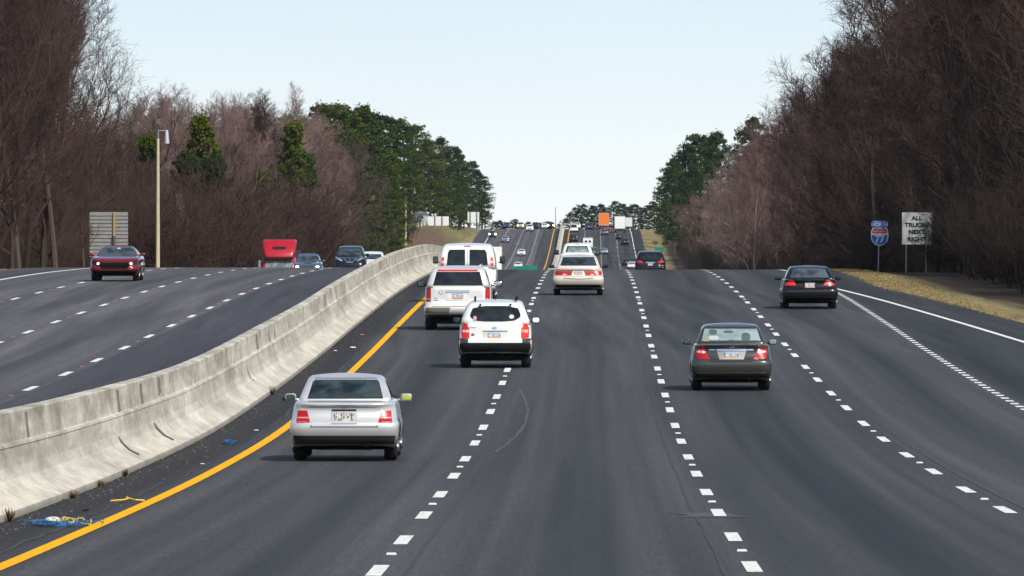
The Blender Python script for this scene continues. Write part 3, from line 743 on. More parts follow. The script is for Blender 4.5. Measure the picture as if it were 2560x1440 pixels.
def plate_grey():
    m, t, b = newmat('pale_licence_plate'); tc = N(t, 'ShaderNodeTexCoord')
    nz = noise(t, vscale(t, tc.outputs['Generated'], (10, 1, 2.2)), 1.0, 2, 0.5)
    L(t, ramp(t, nz, [(0.47, (0.62, 0.62, 0.58)), (0.56, (0.16, 0.15, 0.14))]).outputs[0], b.inputs['Base Color']); return m
M_PLATEG = plate_grey()

def lerp(a, b, t): return a+(b-a)*t
def pw(tab, x):
    if x <= tab[0][0]: return tab[0][1]
    for (x0, v0), (x1, v1) in zip(tab, tab[1:]):
        if x <= x1: return lerp(v0, v1, (x-x0)/(x1-x0))
    return tab[-1][1]
def spw(tab, x, h=0.12):
    return (pw(tab, x-h)+2*pw(tab, x)+pw(tab, x+h))/4
def outline(w, yr, yf, axr, ayr, axf, ayf, bow=0.05, bowf=0.08, barrel=0.03):
    pts = []
    for i in range(6):
        x = (w-axr)*i/6; pts.append((x, yr+bow*(x/w)**2))
    by = yr+bow*((w-axr)/w)**2
    for i in range(7):
        a = -math.pi/2+math.pi/2*i/6; pts.append((w-axr+axr*math.cos(a), by+ayr+ayr*math.sin(a)))
    fy = yf-bowf*((w-axf)/w)**2
    y0, y1 = by+ayr, fy-ayf
    for i in range(1, 16):
        y = lerp(y0, y1, i/16); q = abs(2*i/16-1); pts.append((w*(1+barrel*(0.0 if q > 1 else (1-q*q))*0.5), y))
    for i in range(7):
        a = math.pi/2*i/6; pts.append((w-axf+axf*math.cos(a), fy-ayf+ayf*math.sin(a)))
    for i in range(1, 7):
        x = (w-axf)*(1-i/6); pts.append((x, yf-bowf*(x/w)**2))
    full = pts + [(-x, y) for x, y in reversed(pts[1:-1])]
    return full
def loft(mb, rings, crown_z, cap_lo=True, crown=0.03):
    n = len(rings[0]); b = len(mb.v); vs = []; fs = []
    for r in rings: vs += r
    for k in range(len(rings)-1):
        for i in range(n):
            a = k*n+i; c = k*n+(i+1) % n; fs.append((a, c, c+n, a+n))
    top = rings[-1]; ym = (min(p[1] for p in top)+max(p[1] for p in top))/2; base = (len(rings)-1)*n
    for f in (0.93, 0.8, 0.55, 0.28, 0.04):
        s0 = len(vs)
        for p in top:
            yy = ym+(p[1]-ym)*f; vs.append((p[0]*f, yy, crown_z(p[0]*f, yy, p, f)+crown*(1-f*f)))
        for i in range(n): fs.append((base+i, base+(i+1) % n, s0+(i+1) % n, s0+i))
        base = s0
    fs.append(tuple(range(base, base+n)))
    if cap_lo: fs.append(tuple(range(n-1, -1, -1)))
    mb.add(vs, fs)

SEDAN = dict(L=4.7, W=1.8, H=1.45, zlo=[(0, .30), (.5, .20), (4.2, .20), (4.7, .24)],
    belt=[(0, .95), (.2, .965), (.9, .985), (3.3, .98), (3.55, .95), (4.3, .80), (4.7, .68)],
    low=[(0, .90, .20, -.25), (.07, .955, .09, -.12), (.22, .985, .02, -.03), (.38, 1.0, 0.0, 0), (.50, 1.0, .005, 0), (.555, .99, .03, -.02), (.575, .978, .085, -.04), (.75, .958, .115, -.10),
         (.90, .935, .150, -.2), (.945, .92, .10, -.26), (.975, .905, .09, -.3), (1.0, .865, .13, -.36)],
    cab=[(0, .87, .62, -1.28), (.25, .835, .78, -1.55), (.5, .79, .95, -1.82), (.75, .738, 1.13, -2.1), (.90, .692, 1.25, -2.28), (.97, .645, 1.34, -2.4), (1.0, .56, 1.48, -2.52)],
    corner=(.30, .16, .42, .40), ccorner=(.11, .10, .18, .2), rcrv=.012, tyre=(.32, .21), axles=(1.0, -.92))
SUV = dict(L=4.6, W=1.85, H=1.7, zlo=[(0, .42), (.6, .30), (4.0, .28), (4.6, .32)],
    belt=[(0, 1.12), (3.1, 1.10), (3.4, 1.08), (4.2, .98), (4.6, .82)],
    low=[(0, .90, .16, -.22), (.07, .96, .06, -.1), (.2, .99, .01, -.02), (.36, 1.0, 0, 0), (.42, .995, .03, 0), (.44, .985, .10, -.02), (.62, .985, .11, -.05), (.85, .97, .12, -.14), (1.0, .945, .135, -.3)],
    cab=[(0, .93, .14, -1.15), (.25, .89, .20, -1.45), (.5, .84, .28, -1.75), (.75, .775, .38, -2.05), (.90, .73, .45, -2.2), (.97, .69, .50, -2.32), (1.0, .63, .60, -2.45)],
    corner=(.26, .16, .42, .36), ccorner=(.22, .16, .25, .22), rcrv=.05, tyre=(.36, .23), axles=(.95, -.9))

class Car:
    def __init__(s, base, name, label, cat, paintm, loc, rz, group=None, **ov):
        d = dict(base); d.update(ov); s.d = d; Lg, W, H = d['L'], d['W'], d['H']; s.L = Lg; s.W = W; s.H = H
        s.root = empty(name, loc, rz); tag(s.root, label, cat, group)
        mb = MB(); hw = W/2; c = d['corner']; cc = d['ccorner']
        zlo = lambda y: spw(d['zlo'], y); belt = lambda y: spw(d['belt'], y); s.belt = belt
        rings = []
        for (t, wf, yr, yf) in d['low']:
            rings.append([(x, y, lerp(zlo(y), belt(y), t)) for x, y in outline(hw*wf, yr, Lg+yf, c[0]*(1+.5*max(0, t-.5)), c[1]*(1+max(0, t-.5)*1.6), c[2], c[3])])
        loft(mb, rings, lambda x, y, p, f: belt(y), crown=0.02)
        cab = d['cab']; y0 = cab[-1][2]; y1 = Lg+cab[-1][3]; ym, hl = (y0+y1)/2, (y1-y0)/2
        roof = lambda y: H-.03 - d['rcrv']*(max(-1.3, min(1.3, (y-ym)/hl)))**2
        rings = []
        for (t, wf, yr, yf) in cab:
            k = 1-.25*t
            rings.append([(x, y, lerp(belt(y)-.04, roof(y), t)) for x, y in outline(hw*wf, yr, Lg+yf, cc[0]*k, cc[1], cc[2]*k, cc[3], .05, .12, .02)])
        loft(mb, rings, lambda x, y, p, f: roof(y), crown=0.03)
        me = mb.mesh('body', True)
        s.body = inst('body', me, s.root); me.materials.append(paintm)
        s.bvh = BVHTree.FromPolygons([Vector(v) for v in mb.v], mb.f)
        u = MB(); u.box((0, Lg/2, .29), (W*.80, Lg-.7, .20)); u.box((0, .55, .245), (W*.5, .5, .12)); u.tube((W*.22, .1, .27), (W*.22, .7, .27), .035, .035, 8)
        u.build('underbody', M_UND, s.root)
        s.wheels()
    def wheels(s):
        r, tw = s.d['tyre']; tm = MB(); tm.lathe_x([(-tw/2, r*.62), (-tw/2, r*.9), (-tw/2+.03, r*.985), (0, r), (tw/2-.03, r*.985), (tw/2, r*.9), (tw/2, r*.62)], 24)
        tme = tm.mesh('wheel', True); tme.materials.append(M_RUB)
        rm = MB(); rm.lathe_x([(0, .02), (.012, r*.2), (.0, r*.3), (.02, r*.62), (-.03, r*.64)], 20)
        for k in range(5):
            a = k*math.tau/5; rm.tube((.022, .05*math.cos(a), .05*math.sin(a)), (.022, r*.6*math.cos(a), r*.6*math.sin(a)), .035, .03, 5)
        rme = rm.mesh('rim', True); rme.materials.append(M_RIM)
        for ya in (s.d['axles'][0], s.L+s.d['axles'][1]):
            for sd in (1, -1):
                wo_ = inst('wheel', tme, s.root); wo_.location = (sd*(s.W/2-tw/2-.035), ya, r)
                ro = inst('rim', rme, wo_); ro.location = (sd*tw*.40, 0, 0); ro.scale = (sd, 1, 1)
        # dark wheel arches on the flanks
        for ya in (s.d['axles'][0], s.L+s.d['axles'][1]):
            for sd in ('right', 'left'):
                q = [(ya+(r+.07)*math.cos(a), max(.3, r+(r+.07)*math.sin(a))) for a in [math.pi*i/14 for i in range(15)]]
                s.patch('wheel_arch', q, M_UND, sd, .003, .004, cell=.2)
    def hit(s, a, b, side):
        if side == 'rear': o, d = Vector((a, -3, b)), Vector((0, 1, 0))
        elif side == 'front': o, d = Vector((-a, s.L+3, b)), Vector((0, -1, 0))
        elif side == 'right': o, d = Vector((4, a, b)), Vector((-1, 0, 0))
        elif side == 'left': o, d = Vector((-4, a, b)), Vector((1, 0, 0))
        else: o, d = Vector((a, b, 6)), Vector((0, 0, -1))
        h = s.bvh.ray_cast(o, d)
        if h[0] is None:
            mid = {'rear': .15, 'front': s.L-.3}.get(side, 0)
            if side in ('rear', 'front'): q = Vector((o.x, mid, o.z))
            else: q = Vector((d.x*-s.W/2, o.y, o.z))
            n = s.bvh.find_nearest(q); return n[0], d
        return h[0], d
    def patch(s, name, poly, mat, side='rear', off=.008, thick=.012, cell=.07, smooth=0, parent=None, mirror=False, label=None):
        if mirror:
            s.patch(name, [(-a, b) for a, b in reversed(poly)], mat, side, off, thick, cell, smooth, parent, False, label)
        for k in range(smooth):
            q = []
            for (p, r) in zip(poly, poly[1:]+poly[:1]):
                q += [(lerp(p[0], r[0], .25), lerp(p[1], r[1], .25)), (lerp(p[0], r[0], .75), lerp(p[1], r[1], .75))]
            poly = q
        bm = bmesh.new(); bm.faces.new([bm.verts.new((a, b, 0)) for a, b in poly])
        bmesh.ops.triangulate(bm, faces=bm.faces[:]) if len(poly) > 4 else None
        for ax in (0, 1):
            lo = min(p[ax] for p in poly); hi = max(p[ax] for p in poly); n = int((hi-lo)/cell)
            for i in range(1, n+1):
                co = [0, 0, 0]; co[ax] = lo+(hi-lo)*i/(n+1); no = [0, 0, 0]; no[ax] = 1
                bmesh.ops.bisect_plane(bm, geom=bm.verts[:]+bm.edges[:]+bm.faces[:], plane_co=co, plane_no=no, dist=1e-5)
        dd = None
        for v in bm.verts:
            p, dd = s.hit(v.co.x, v.co.y, side); v.co = p-dd*off
        r = bmesh.ops.extrude_face_region(bm, geom=bm.faces[:])
        for v in r['geom']:
            if isinstance(v, bmesh.types.BMVert): v.co += dd*thick
        bmesh.ops.recalc_face_normals(bm, faces=bm.faces[:])
        for f in bm.faces: f.smooth = True
        for e in bm.edges:
            if len(e.link_faces) == 2 and e.calc_face_angle(0) > .7: e.smooth = False
        me = bpy.data.meshes.new(name); bm.to_mesh(me); bm.free(); me.materials.append(mat)
        o = inst(name, me, parent or s.root)
        if label: o['label'] = label
        return o
    def band(s, name, x0, x1, z0, z1, mat, **k): return s.patch(name, [(x0, z0), (x1, z0), (x1, z1), (x0, z1)], mat, **k)
    def oval(s, name, x, z, rx, rz_, mat, **k): return s.patch(name, [(x+rx*math.cos(i*math.tau/16), z+rz_*math.sin(i*math.tau/16)) for i in range(16)], mat, **k)
    def plate(s, x, z, mat=None, side='rear', w_=.30, h_=.152):
        p, d = s.hit(x, z, side); m = MB(); m.box(p-d*.022, (w_, .016, h_)); return m.build('licence_plate', mat or M_PLATE, s.root)
    def mirror(s, x, y, z, dx=.2, dz=.14, mat=None, facing='rear', glass=None):
        for sd in (1, -1):
            m = MB(); sbox(m, (sd*(x), y, z), (dx, .11, dz)); m.box((sd*(x-dx*.55), y+.03, z-dz*.3), (dx*.5, .05, .035))
            o = m.build('door_mirror', mat or M_BLK, s.root, True)
            if facing == 'rear':
                g = MB(); sbox(g, (sd*x, y-.052, z), (dx*.84, .02, dz*.80)); g.build('mirror_glass', (glass if isinstance(glass, bpy.types.Material) else (glass or {}).get(sd)) or GL_TEAL, o, True)
    def side_windows(s, quads, mat=None):
        for q in quads:
            for sd in ('right', 'left'): s.patch('side_window', q, mat or GL_DARK, sd, .005, .008, cell=.16)
def sbox(mb, c, d, e=0.42, n=10, m=6):
    vs = []; fs = []
    f = lambda v, p: math.copysign(abs(v)**p, v)
    for j in range(m+1):
        ph = -math.pi/2+math.pi*j/m
        for i in range(n):
            th = math.tau*i/n
            vs.append((c[0]+d[0]/2*f(math.cos(ph), e)*f(math.cos(th), e), c[1]+d[1]/2*f(math.cos(ph), e)*f(math.sin(th), e), c[2]+d[2]/2*f(math.sin(ph), e)))
    for j in range(m):
        for i in range(n): a = j*n+i; b = j*n+(i+1) % n; fs.append((a, b, b+n, a+n))
    mb.add(vs, fs)
def bar(mb, c, d): mb.box(c, d)
def at_road(px, Y, left=False):
    off = at_px(px, Y); p = P(Y, off, LEFT_UP if left else 0.0); return p
AWAY = -HEAD; TOWARD = math.pi-HEAD
def sq(x0, x1, z0, z1): return [(x0, z0), (x1, z0), (x1, z1), (x0, z1)]
SED_SIDE = [[(1.05, 1.02), (1.95, 1.02), (1.95, 1.33), (1.50, 1.31)], [(2.02, 1.02), (3.15, 1.02), (2.55, 1.33), (2.02, 1.34)]]
SUV_SIDE = [[(.55, 1.16), (1.2, 1.15), (1.2, 1.52), (.75, 1.5)], [(1.27, 1.15), (2.1, 1.15), (2.1, 1.54), (1.27, 1.54)], [(2.17, 1.15), (3.1, 1.14), (2.5, 1.52), (2.17, 1.54)]]

# 1. silver saloon, nearest
P_SILVER = paint_mat('silver_paint', (0.66, 0.65, 0.645), .40, .33)
c = Car(SEDAN, 'silver_sedan', 'silver sedan in the lane beside the yellow line, nearest car to the camera', 'car', P_SILVER, at_road(860, 148.2), AWAY, L=4.48, W=1.75, H=1.41,
    belt=[(0, .935), (.2, .955), (.9, .985), (3.1, .98), (3.35, .95), (4.1, .80), (4.48, .68)])
c.patch('window_surround', [(-.615, 1.005), (.615, 1.005), (.52, 1.338), (-.52, 1.338)], M_BLK, off=.004)
c.patch('rear_window', [(-.595, 1.02), (.595, 1.02), (.505, 1.328), (-.505, 1.328)], glass_mat('mottled_glass', (.008, .013, .016), (.042, .062, .063)), off=.008)
c.patch('tail_light', [(-.775, .63), (-.55, .635), (-.60, .825), (-.755, .825)], M_RED, mirror=True)
c.patch('reversing_lamp', [(-.76, .70), (-.57, .70), (-.575, .722), (-.758, .722)], simple('pink_lens', (.55, .30, .30), .2), off=.010, mirror=True)
c.patch('plate_recess', sq(-.21, .21, .615, .84), simple('silver_recess', (.42, .42, .42), .4, .3))
c.band('boot_handle', -.2, .2, .815, .845, M_BLK, off=.014); c.plate(.01, .715, M_PLATEG, w_=.31)
c.patch('emblem', [(-.05, .865), (.05, .865), (.05, .885), (-.05, .885)], M_CHR, off=.01)
c.band('boot_seam', -.55, .55, .556, .57, M_BLK, off=.004)
c.band('boot_seam', -.535, -.527, .57, .63, M_BLK, off=.004); c.band('boot_seam', .527, .535, .57, .63, M_BLK, off=.004)
c.patch('bumper_valance', [(-.80, .28), (.80, .28), (.83, .42), (-.83, .42)], M_GRYP, cell=.03, off=.014)
c.side_windows([[(.98, 1.02), (1.9, 1.02), (1.9, 1.3), (1.42, 1.28)], [(1.97, 1.02), (3.0, 1.02), (2.42, 1.3), (1.97, 1.31)]])
M_MGREEN = simple('painted_grass_reflection', (.40, .45, .08), .15); c.mirror(.95, 2.75, .99, .18, .125, P_SILVER, glass={1: M_MGREEN})  # right mirror glass is coloured as a reflection of grass

# 2. dark grey saloon
P_GUN = paint_mat('gunmetal_paint', (0.066, 0.068, 0.062), .45, .27)
c = Car(SEDAN, 'grey_sedan', 'dark grey sedan alone in the third lane with chrome bar over its plate', 'car', P_GUN, at_road(1829, 204), AWAY, L=4.8, W=1.795, H=1.50,
    belt=[(0, 1.015), (.2, 1.03), (.9, 1.05), (3.3, 1.02), (3.55, .99), (4.3, .84), (4.8, .7)])
c.patch('window_surround', [(-.69, 1.075), (.69, 1.075), (.60, 1.395), (-.60, 1.395)], M_BLK, off=.004)
c.patch('painted_daylight', [(-.665, 1.095), (.665, 1.095), (.585, 1.375), (-.585, 1.375)], GL_LIGHT, off=.007)  # pale patch painted as daylight coming through the cabin
M_HR = simple('seat_fabric_grey', (.075, .095, .10), .8)
for x0, x1, z0, z1 in ((-.49, -.31, 1.24, 1.36), (.23, .43, 1.10, 1.29), (-.17, .06, 1.28, 1.335)): c.patch('headrest', sq(x0, x1, z0, z1), M_HR, off=.010, smooth=2)
c.patch('driver_seat', sq(-.50, -.27, 1.13, 1.22), simple('pale_seat', (.42, .47, .46), .8), off=.010, smooth=2)
c.patch('parcel_shelf', [(-.66, 1.096), (.66, 1.096), (.6, 1.12), (.1, 1.125), (0, 1.14), (-.1, 1.12), (-.64, 1.115)], M_HR, off=.011)
c.band('sticker', -.62, -.49, 1.10, 1.125, M_AMB, off=.014)
c.patch('tail_light', [(-.745, .715), (-.475, .70), (-.63, 1.0), (-.76, .985), (-.80, .84)], M_RED, mirror=True, cell=.035, off=.009)
c.patch('indicator_lens', [(-.775, .855), (-.565, .835), (-.60, .90), (-.765, .90)], M_CLR, off=.011, mirror=True, smooth=1)
c.band('chrome_bar', -.335, .335, .882, .935, M_CHR, off=.02)
c.patch('plate_recess', [(-.27, .705), (.27, .705), (.32, .878), (-.32, .878)], simple('recess_silver', (.30, .30, .29), .4, .4), off=.008)
c.plate(0, .80); c.oval('emblem', 0, .985, .055, .028, M_CHR, off=.012)
for x in (-.43, .42): c.band('badge', x-.07, x+.07, .905, .93, M_CHR, off=.008)
c.patch('boot_seam', [(-.47, .655), (.47, .655), (.49, .668), (-.49, .668)], M_BLK, off=.004)
c.band('lip_highlight', -.76, .76, .395, .408, M_CHR, off=.006); c.patch('bumper_valance', [(-.80, .30), (.80, .30), (.82, .385), (-.82, .385)], M_BLK, cell=.035, off=.012)  # thin chrome strip stands in for the highlight along the bumper's lower edge
c.patch('spoiler_lip', [(-.60, 1.005), (.60, 1.005), (.60, 1.02), (-.60, 1.02)], M_BLK, off=.012)
c.side_windows([[(x, z+.06) for x, z in q] for q in SED_SIDE])
c.mirror(.97, 2.9, 1.06, .19, .13, P_GUN, glass={1: GL_LIGHT})

# 3. white compact SUV with black lower trim
P_WHITE = paint_mat('white_paint_car', (0.74, 0.745, 0.71), 0, .3)
c = Car(SUV, 'white_compact_suv', 'white compact SUV with black bumper and roof rails straddling the dashed line', 'car', P_WHITE, at_road(1238, 225), AWAY, L=4.33, W=1.79, H=1.69, tyre=(.355, .225),
    cab=[(0, .955, .14, -1.1), (.25, .92, .19, -1.4), (.5, .865, .26, -1.7), (.75, .80, .36, -1.95), (.90, .74, .44, -2.1), (.97, .69, .50, -2.22), (1.0, .62, .60, -2.35)])
c.patch('rear_window', [(-.46, 1.15), (.42, 1.15), (.60, 1.24), (.63, 1.31), (.53, 1.53), (-.53, 1.53), (-.63, 1.31), (-.60, 1.24)], GL_DARK, smooth=1)
c.patch('tail_light', [(-.825, .75), (-.635, .745), (-.64, .98), (-.70, 1.09), (-.745, 1.125), (-.83, 1.0)], M_REDL, mirror=True, cell=.035, off=.009)
c.patch('indicator_lens', [(-.80, .885), (-.645, .885), (-.65, .945), (-.80, .945)], M_CLR, off=.011, mirror=True)
c.patch('indicator_bulb', sq(.655, .73, .89, .94), M_AMB, off=.015, smooth=1)
c.patch('plate_recess', [(-.28, .69), (.28, .69), (.31, .915), (-.31, .915)], simple('white_recess', (.62, .62, .58), .4)); c.band('tailgate_handle', -.30, .30, .905, .925, M_GRYP, off=.012)
c.plate(-.02, .81); c.oval('emblem', -.02, .995, .06, .03, M_CHR, off=.01)
c.patch('rear_bumper', [(-.86, .36), (.86, .36), (.875, .60), (.66, .63), (-.66, .63), (-.875, .60)], M_BLK, cell=.05, off=.02, thick=.03)
for sd in (-1, 1): c.patch('wing_trim', [(sd*.67, .60), (sd*.86, .60), (sd*.88, .74), (sd*.66, .735)], M_GRYP, cell=.05, off=.012)
c.patch('bumper_valance', [(-.80, .28), (.80, .28), (.84, .36), (-.84, .36)], M_BLK, cell=.06)
for sd in (-1, 1):
    for ya in (.95, 3.43):
        q = [(ya+.47*math.cos(a), max(.3, .355+.47*math.sin(a))) for a in [math.pi*i/14 for i in range(15)]]; c.patch('arch_trim', q, M_GRYP, 'right' if sd > 0 else 'left', .022, .03, cell=.12)
for sd in (-1, 1):
    m = MB(); m.tube((sd*.50, .75, 1.73), (sd*.52, 2.3, 1.74), .022, .022, 6); m.box((sd*.50, .78, 1.70), (.05, .12, .10)); m.box((sd*.52, 2.28, 1.70), (.05, .12, .09)); m.build('roof_rail', M_BLK, c.root)
    m = MB(); m.box((sd*.37, .40, 1.555), (.05, .05, .05)); m.build('tailgate_hinge', M_BLK, c.root)
m = MB(); m.tube((0, .7, 1.66), (0, .6, 1.78), .006, .004, 5); m.build('aerial', M_BLK, c.root)
c.oval('sticker', -.50, 1.235, .045, .055, simple('pink_sticker', (.7, .25, .32), .5), off=.012); c.oval('sticker', -.51, 1.195, .04, .035, simple('blue_sticker', (.15, .4, .65), .5), off=.014); c.oval('sticker', .40, 1.27, .06, .05, simple('white_sticker', (.62, .6, .72), .5), off=.012)
c.oval('badge', -.55, .83, .045, .03, simple('dark_badge', (.25, .1, .12), .5), off=.01); c.band('badge', -.63, -.48, .995, 1.012, M_CHR, off=.008)
m = MB(); m.tube((-.2, .20, 1.19), (.12, .21, 1.18), .012, .010, 6); m.build('wiper', M_BLK, c.root)
c.side_windows(SUV_SIDE); c.mirror(.98, 2.7, 1.16, .2, .15, M_BLK, glass={1: simple('painted_sky_reflection', (.75, .77, .77), .2)})  # right mirror glass coloured whitish as reflected sky

# 4. big silver SUV
P_SILV2 = paint_mat('pale_silver_paint', (0.74, 0.715, 0.68), .25, .38)
c = Car(SUV, 'silver_suv', 'large silver SUV with tall red tail lights following the white van', 'car', P_SILV2, at_road(1145, 268), AWAY, L=5.1, W=2.0, H=1.88, tyre=(.40, .28),
    belt=[(0, 1.29), (3.6, 1.26), (3.9, 1.22), (4.8, 1.10), (5.1, .9)], zlo=[(0, .44), (.6, .34), (4.5, .32), (5.1, .36)],
    low=[(0, .88, .2, -.22), (.06, .95, .06, -.1), (.17, .99, .01, -.02), (.29, 1.0, 0, 0), (.33, .99, .03, 0), (.35, .965, .12, -.02), (.62, .965, .12, -.05), (.85, .955, .125, -.14), (1.0, .94, .13, -.3)],
    cab=[(0, .93, .135, -1.4), (.25, .89, .17, -1.6), (.5, .85, .22, -1.8), (.75, .80, .29, -2.0), (.90, .765, .35, -2.1), (.97, .73, .39, -2.2), (1.0, .67, .48, -2.3)], ccorner=(.18, .14, .25, .22))
c.patch('rear_window', [(-.735, 1.31), (.735, 1.31), (.63, 1.71), (-.63, 1.71)], GL_DARK)
c.patch('high_brake_light', sq(-.60, .57, 1.735, 1.775), M_REDL, off=.02); c.patch('tail_light', [(-.935, .84), (-.795, .84), (-.795, 1.275), (-.925, 1.275)], M_RED, mirror=True, cell=.035, off=.009)
c.patch('lens_stripe', [(-.93, .90), (-.805, .90), (-.805, .93), (-.93, .93)], M_CLR, off=.011, mirror=True)
c.oval('emblem', -.50, 1.115, .065, .065, M_CHR, off=.010); c.oval('emblem_centre', -.50, 1.115, .045, .045, simple('emblem_white', (.6, .6, .62), .4), off=.014)
c.patch('plate_recess', sq(-.34, .34, .865, 1.10), simple('recess_pale', (.72, .71, .69), .4), smooth=0); c.band('chrome_bar', -.35, .33, 1.10, 1.175, M_CHR, off=.022); c.plate(0, 1.01)
c.band('badge', -.72, -.58, .875, .89, M_GRYP, off=.008); c.band('badge', -.70, -.62, .935, .95, M_GRYP, off=.008)
c.band('tailgate_seam', -.77, .77, .69, .703, M_BLK, off=.004); c.patch('bumper_pad', [(-.96, .455), (-.28, .455), (-.22, .67), (-.94, .67)], simple('dirty_grey', (.17, .155, .14), .6), off=.008, cell=.06)
c.patch('bumper_valance', [(-.88, .36), (.88, .36), (.93, .455), (-.93, .455)], M_BLK, cell=.06); m = MB(); m.tube((.1, .20, 1.305), (.42, .195, 1.27), .014, .012, 6); m.build('wiper', M_BLK, c.root)
for sd in (-1, 1): m = MB(); m.tube((sd*.64, .7, 1.90), (sd*.66, 3.1, 1.91), .02, .02, 6); m.box((sd*.64, .7, 1.87), (.05, .1, .07)); m.build('roof_rail', P_SILV2, c.root)
c.side_windows([[(q, z+.19) for q, z in w_] for w_ in SUV_SIDE]); c.mirror(1.13, 3.2, 1.34, .26, .19, M_BLK, glass={1: M_CHR})

# 5. white van
P_VAN = paint_mat('white_van_paint', (0.78, 0.78, 0.77), 0, .35)
c = Car(SUV, 'white_van', 'white van with two rear door windows close to the concrete barrier', 'van', P_VAN, at_road(1168, 312), AWAY, L=5.7, W=1.96, H=2.02, tyre=(.38, .25),
    belt=[(0, 1.2), (4.6, 1.15), (5.0, 1.1), (5.7, .95)], zlo=[(0, .45), (.6, .34), (5.2, .32), (5.7, .36)],
    low=[(0, .90, .12, -.2), (.1, .97, .0, -.05), (.2, .98, .0, 0), (.22, .985, .10, 0), (.6, 1.0, .10, -.05), (1.0, .985, .11, -.2)],
    cab=[(0, .985, .11, -1.0), (.3, .965, .13, -1.3), (.6, .93, .17, -1.6), (.8, .885, .21, -1.8), (.90, .845, .26, -1.95), (.97, .79, .33, -2.1), (1.0, .72, .42, -2.2)], ccorner=(.14, .12, .25, .22))
c.patch('rear_window', [(-.70, 1.265), (-.075, 1.265), (-.075, 1.80), (-.60, 1.795), (-.655, 1.70)], GL_DARK, cell=.1); c.patch('rear_window', [(.70, 1.265), (.655, 1.70), (.60, 1.795), (.075, 1.80), (.075, 1.265)], GL_DARK, cell=.1)
c.patch('high_brake_light', sq(-.115, .115, 1.895, 1.93), M_RED, off=.015); c.patch('tail_light', [(-.895, 1.24), (-.80, 1.24), (-.79, 1.54), (-.865, 1.54)], M_REDL, mirror=True, cell=.035, off=.009)
c.patch('indicator_lens', [(-.89, 1.34), (-.80, 1.34), (-.797, 1.41), (-.885, 1.41)], M_CLR, off=.011, mirror=True); c.band('door_seam', -.006, .006, .6, 1.87, M_GRYP, off=.004); c.plate(-.3, .9)
c.patch('bumper_step', sq(-.85, .85, .46, .62), M_GRYP, cell=.08); c.side_windows([[(3.6, 1.25), (4.6, 1.22), (4.0, 1.75), (3.6, 1.75)]]); c.mirror(1.15, 4.3, 1.43, .19, .26, M_BLK)

# 6. gold saloon
P_GOLD = paint_mat('champagne_paint', (0.70, 0.64, 0.54), .25, .38)
c = Car(SEDAN, 'gold_sedan', 'champagne gold sedan with wide red tail lights in the second lane', 'car', P_GOLD, at_road(1446, 327), AWAY, L=4.81, W=1.815, H=1.46)
c.patch('rear_window', [(-.655, 1.06), (.655, 1.06), (.55, 1.365), (-.55, 1.365)], glass_mat('slate_glass', (.012, .017, .021), (.04, .052, .06)))
c.patch('tail_light', [(-.815, .72), (-.25, .715), (-.215, .865), (-.805, .87), (-.84, .80)], M_RED, mirror=True, cell=.035, off=.009); c.patch('reversing_lamp', [(-.55, .735), (-.43, .735), (-.43, .765), (-.55, .765)], M_CLR, off=.011, mirror=True)
c.patch('plate_recess', [(-.18, .69), (.18, .69), (.19, .87), (-.19, .87)], simple('pale_recess', (.66, .63, .58), .4)); c.plate(0, .80, w_=.27, h_=.13)
c.patch('boot_crease', [(-.54, .60), (0, .565), (.54, .60), (.54, .635), (0, .60), (-.54, .635)], simple('crease_shade_gold', (.30, .255, .19), .45, .3), off=.005); c.patch('bumper_valance', [(-.78, .28), (.78, .28), (.83, .385), (-.83, .385)], M_BLK, cell=.035, off=.012)  # darker gold paints the shade along the boot crease
c.side_windows(SED_SIDE); c.mirror(.97, 2.95, 1.02, .2, .13, M_BLK, glass=GL_DARK)

# 7. white pickup ahead of the gold saloon
PICK = dict(SUV); PICK.update(L=5.8, W=2.0, H=1.86, belt=[(0, 1.22), (3.0, 1.22), (3.4, 1.2), (4.6, 1.15), (5.4, 1.08), (5.8, .95)],
    low=[(0, .9, .1, -.2), (.1, .97, 0, -.05), (.22, .98, 0, 0), (.24, .98, .12, 0), (1.0, .97, .12, -.25)],
    cab=[(0, .90, 1.9, -1.5), (.3, .86, 1.98, -1.75), (.6, .80, 2.07, -2.0), (.8, .75, 2.14, -2.2), (.92, .70, 2.2, -2.35), (.97, .66, 2.26, -2.45), (1.0, .58, 2.36, -2.55)], tyre=(.39, .26))
c = Car(PICK, 'white_pickup', 'white pickup truck half hidden ahead of the gold sedan', 'pickup truck', P_VAN, at_road(1443, 532), AWAY)
c.patch('rear_window', [(-.70, 1.30), (.70, 1.30), (.58, 1.68), (-.58, 1.68)], GL_TEAL); c.patch('window_daylight_paint', [(-.58, 1.33), (.62, 1.33), (.53, 1.65), (-.50, 1.65)], glass_mat('painted_gap_daylight', (.12, .16, .155), (.27, .34, .32)), off=.0095, cell=.1); c.patch('high_brake_light', sq(-.1, .1, 1.75, 1.775), M_RED)  # pale patch over the glass stands in for daylight through the cab
c.patch('emblem', sq(-.06, .06, 1.14, 1.17), M_AMB, off=.012); c.patch('tail_light', sq(-.95, -.82, .75, 1.1), M_RED, mirror=True); c.plate(0, .6); c.mirror(1.2, 3.7, 1.3, .26, .30, M_BLK)

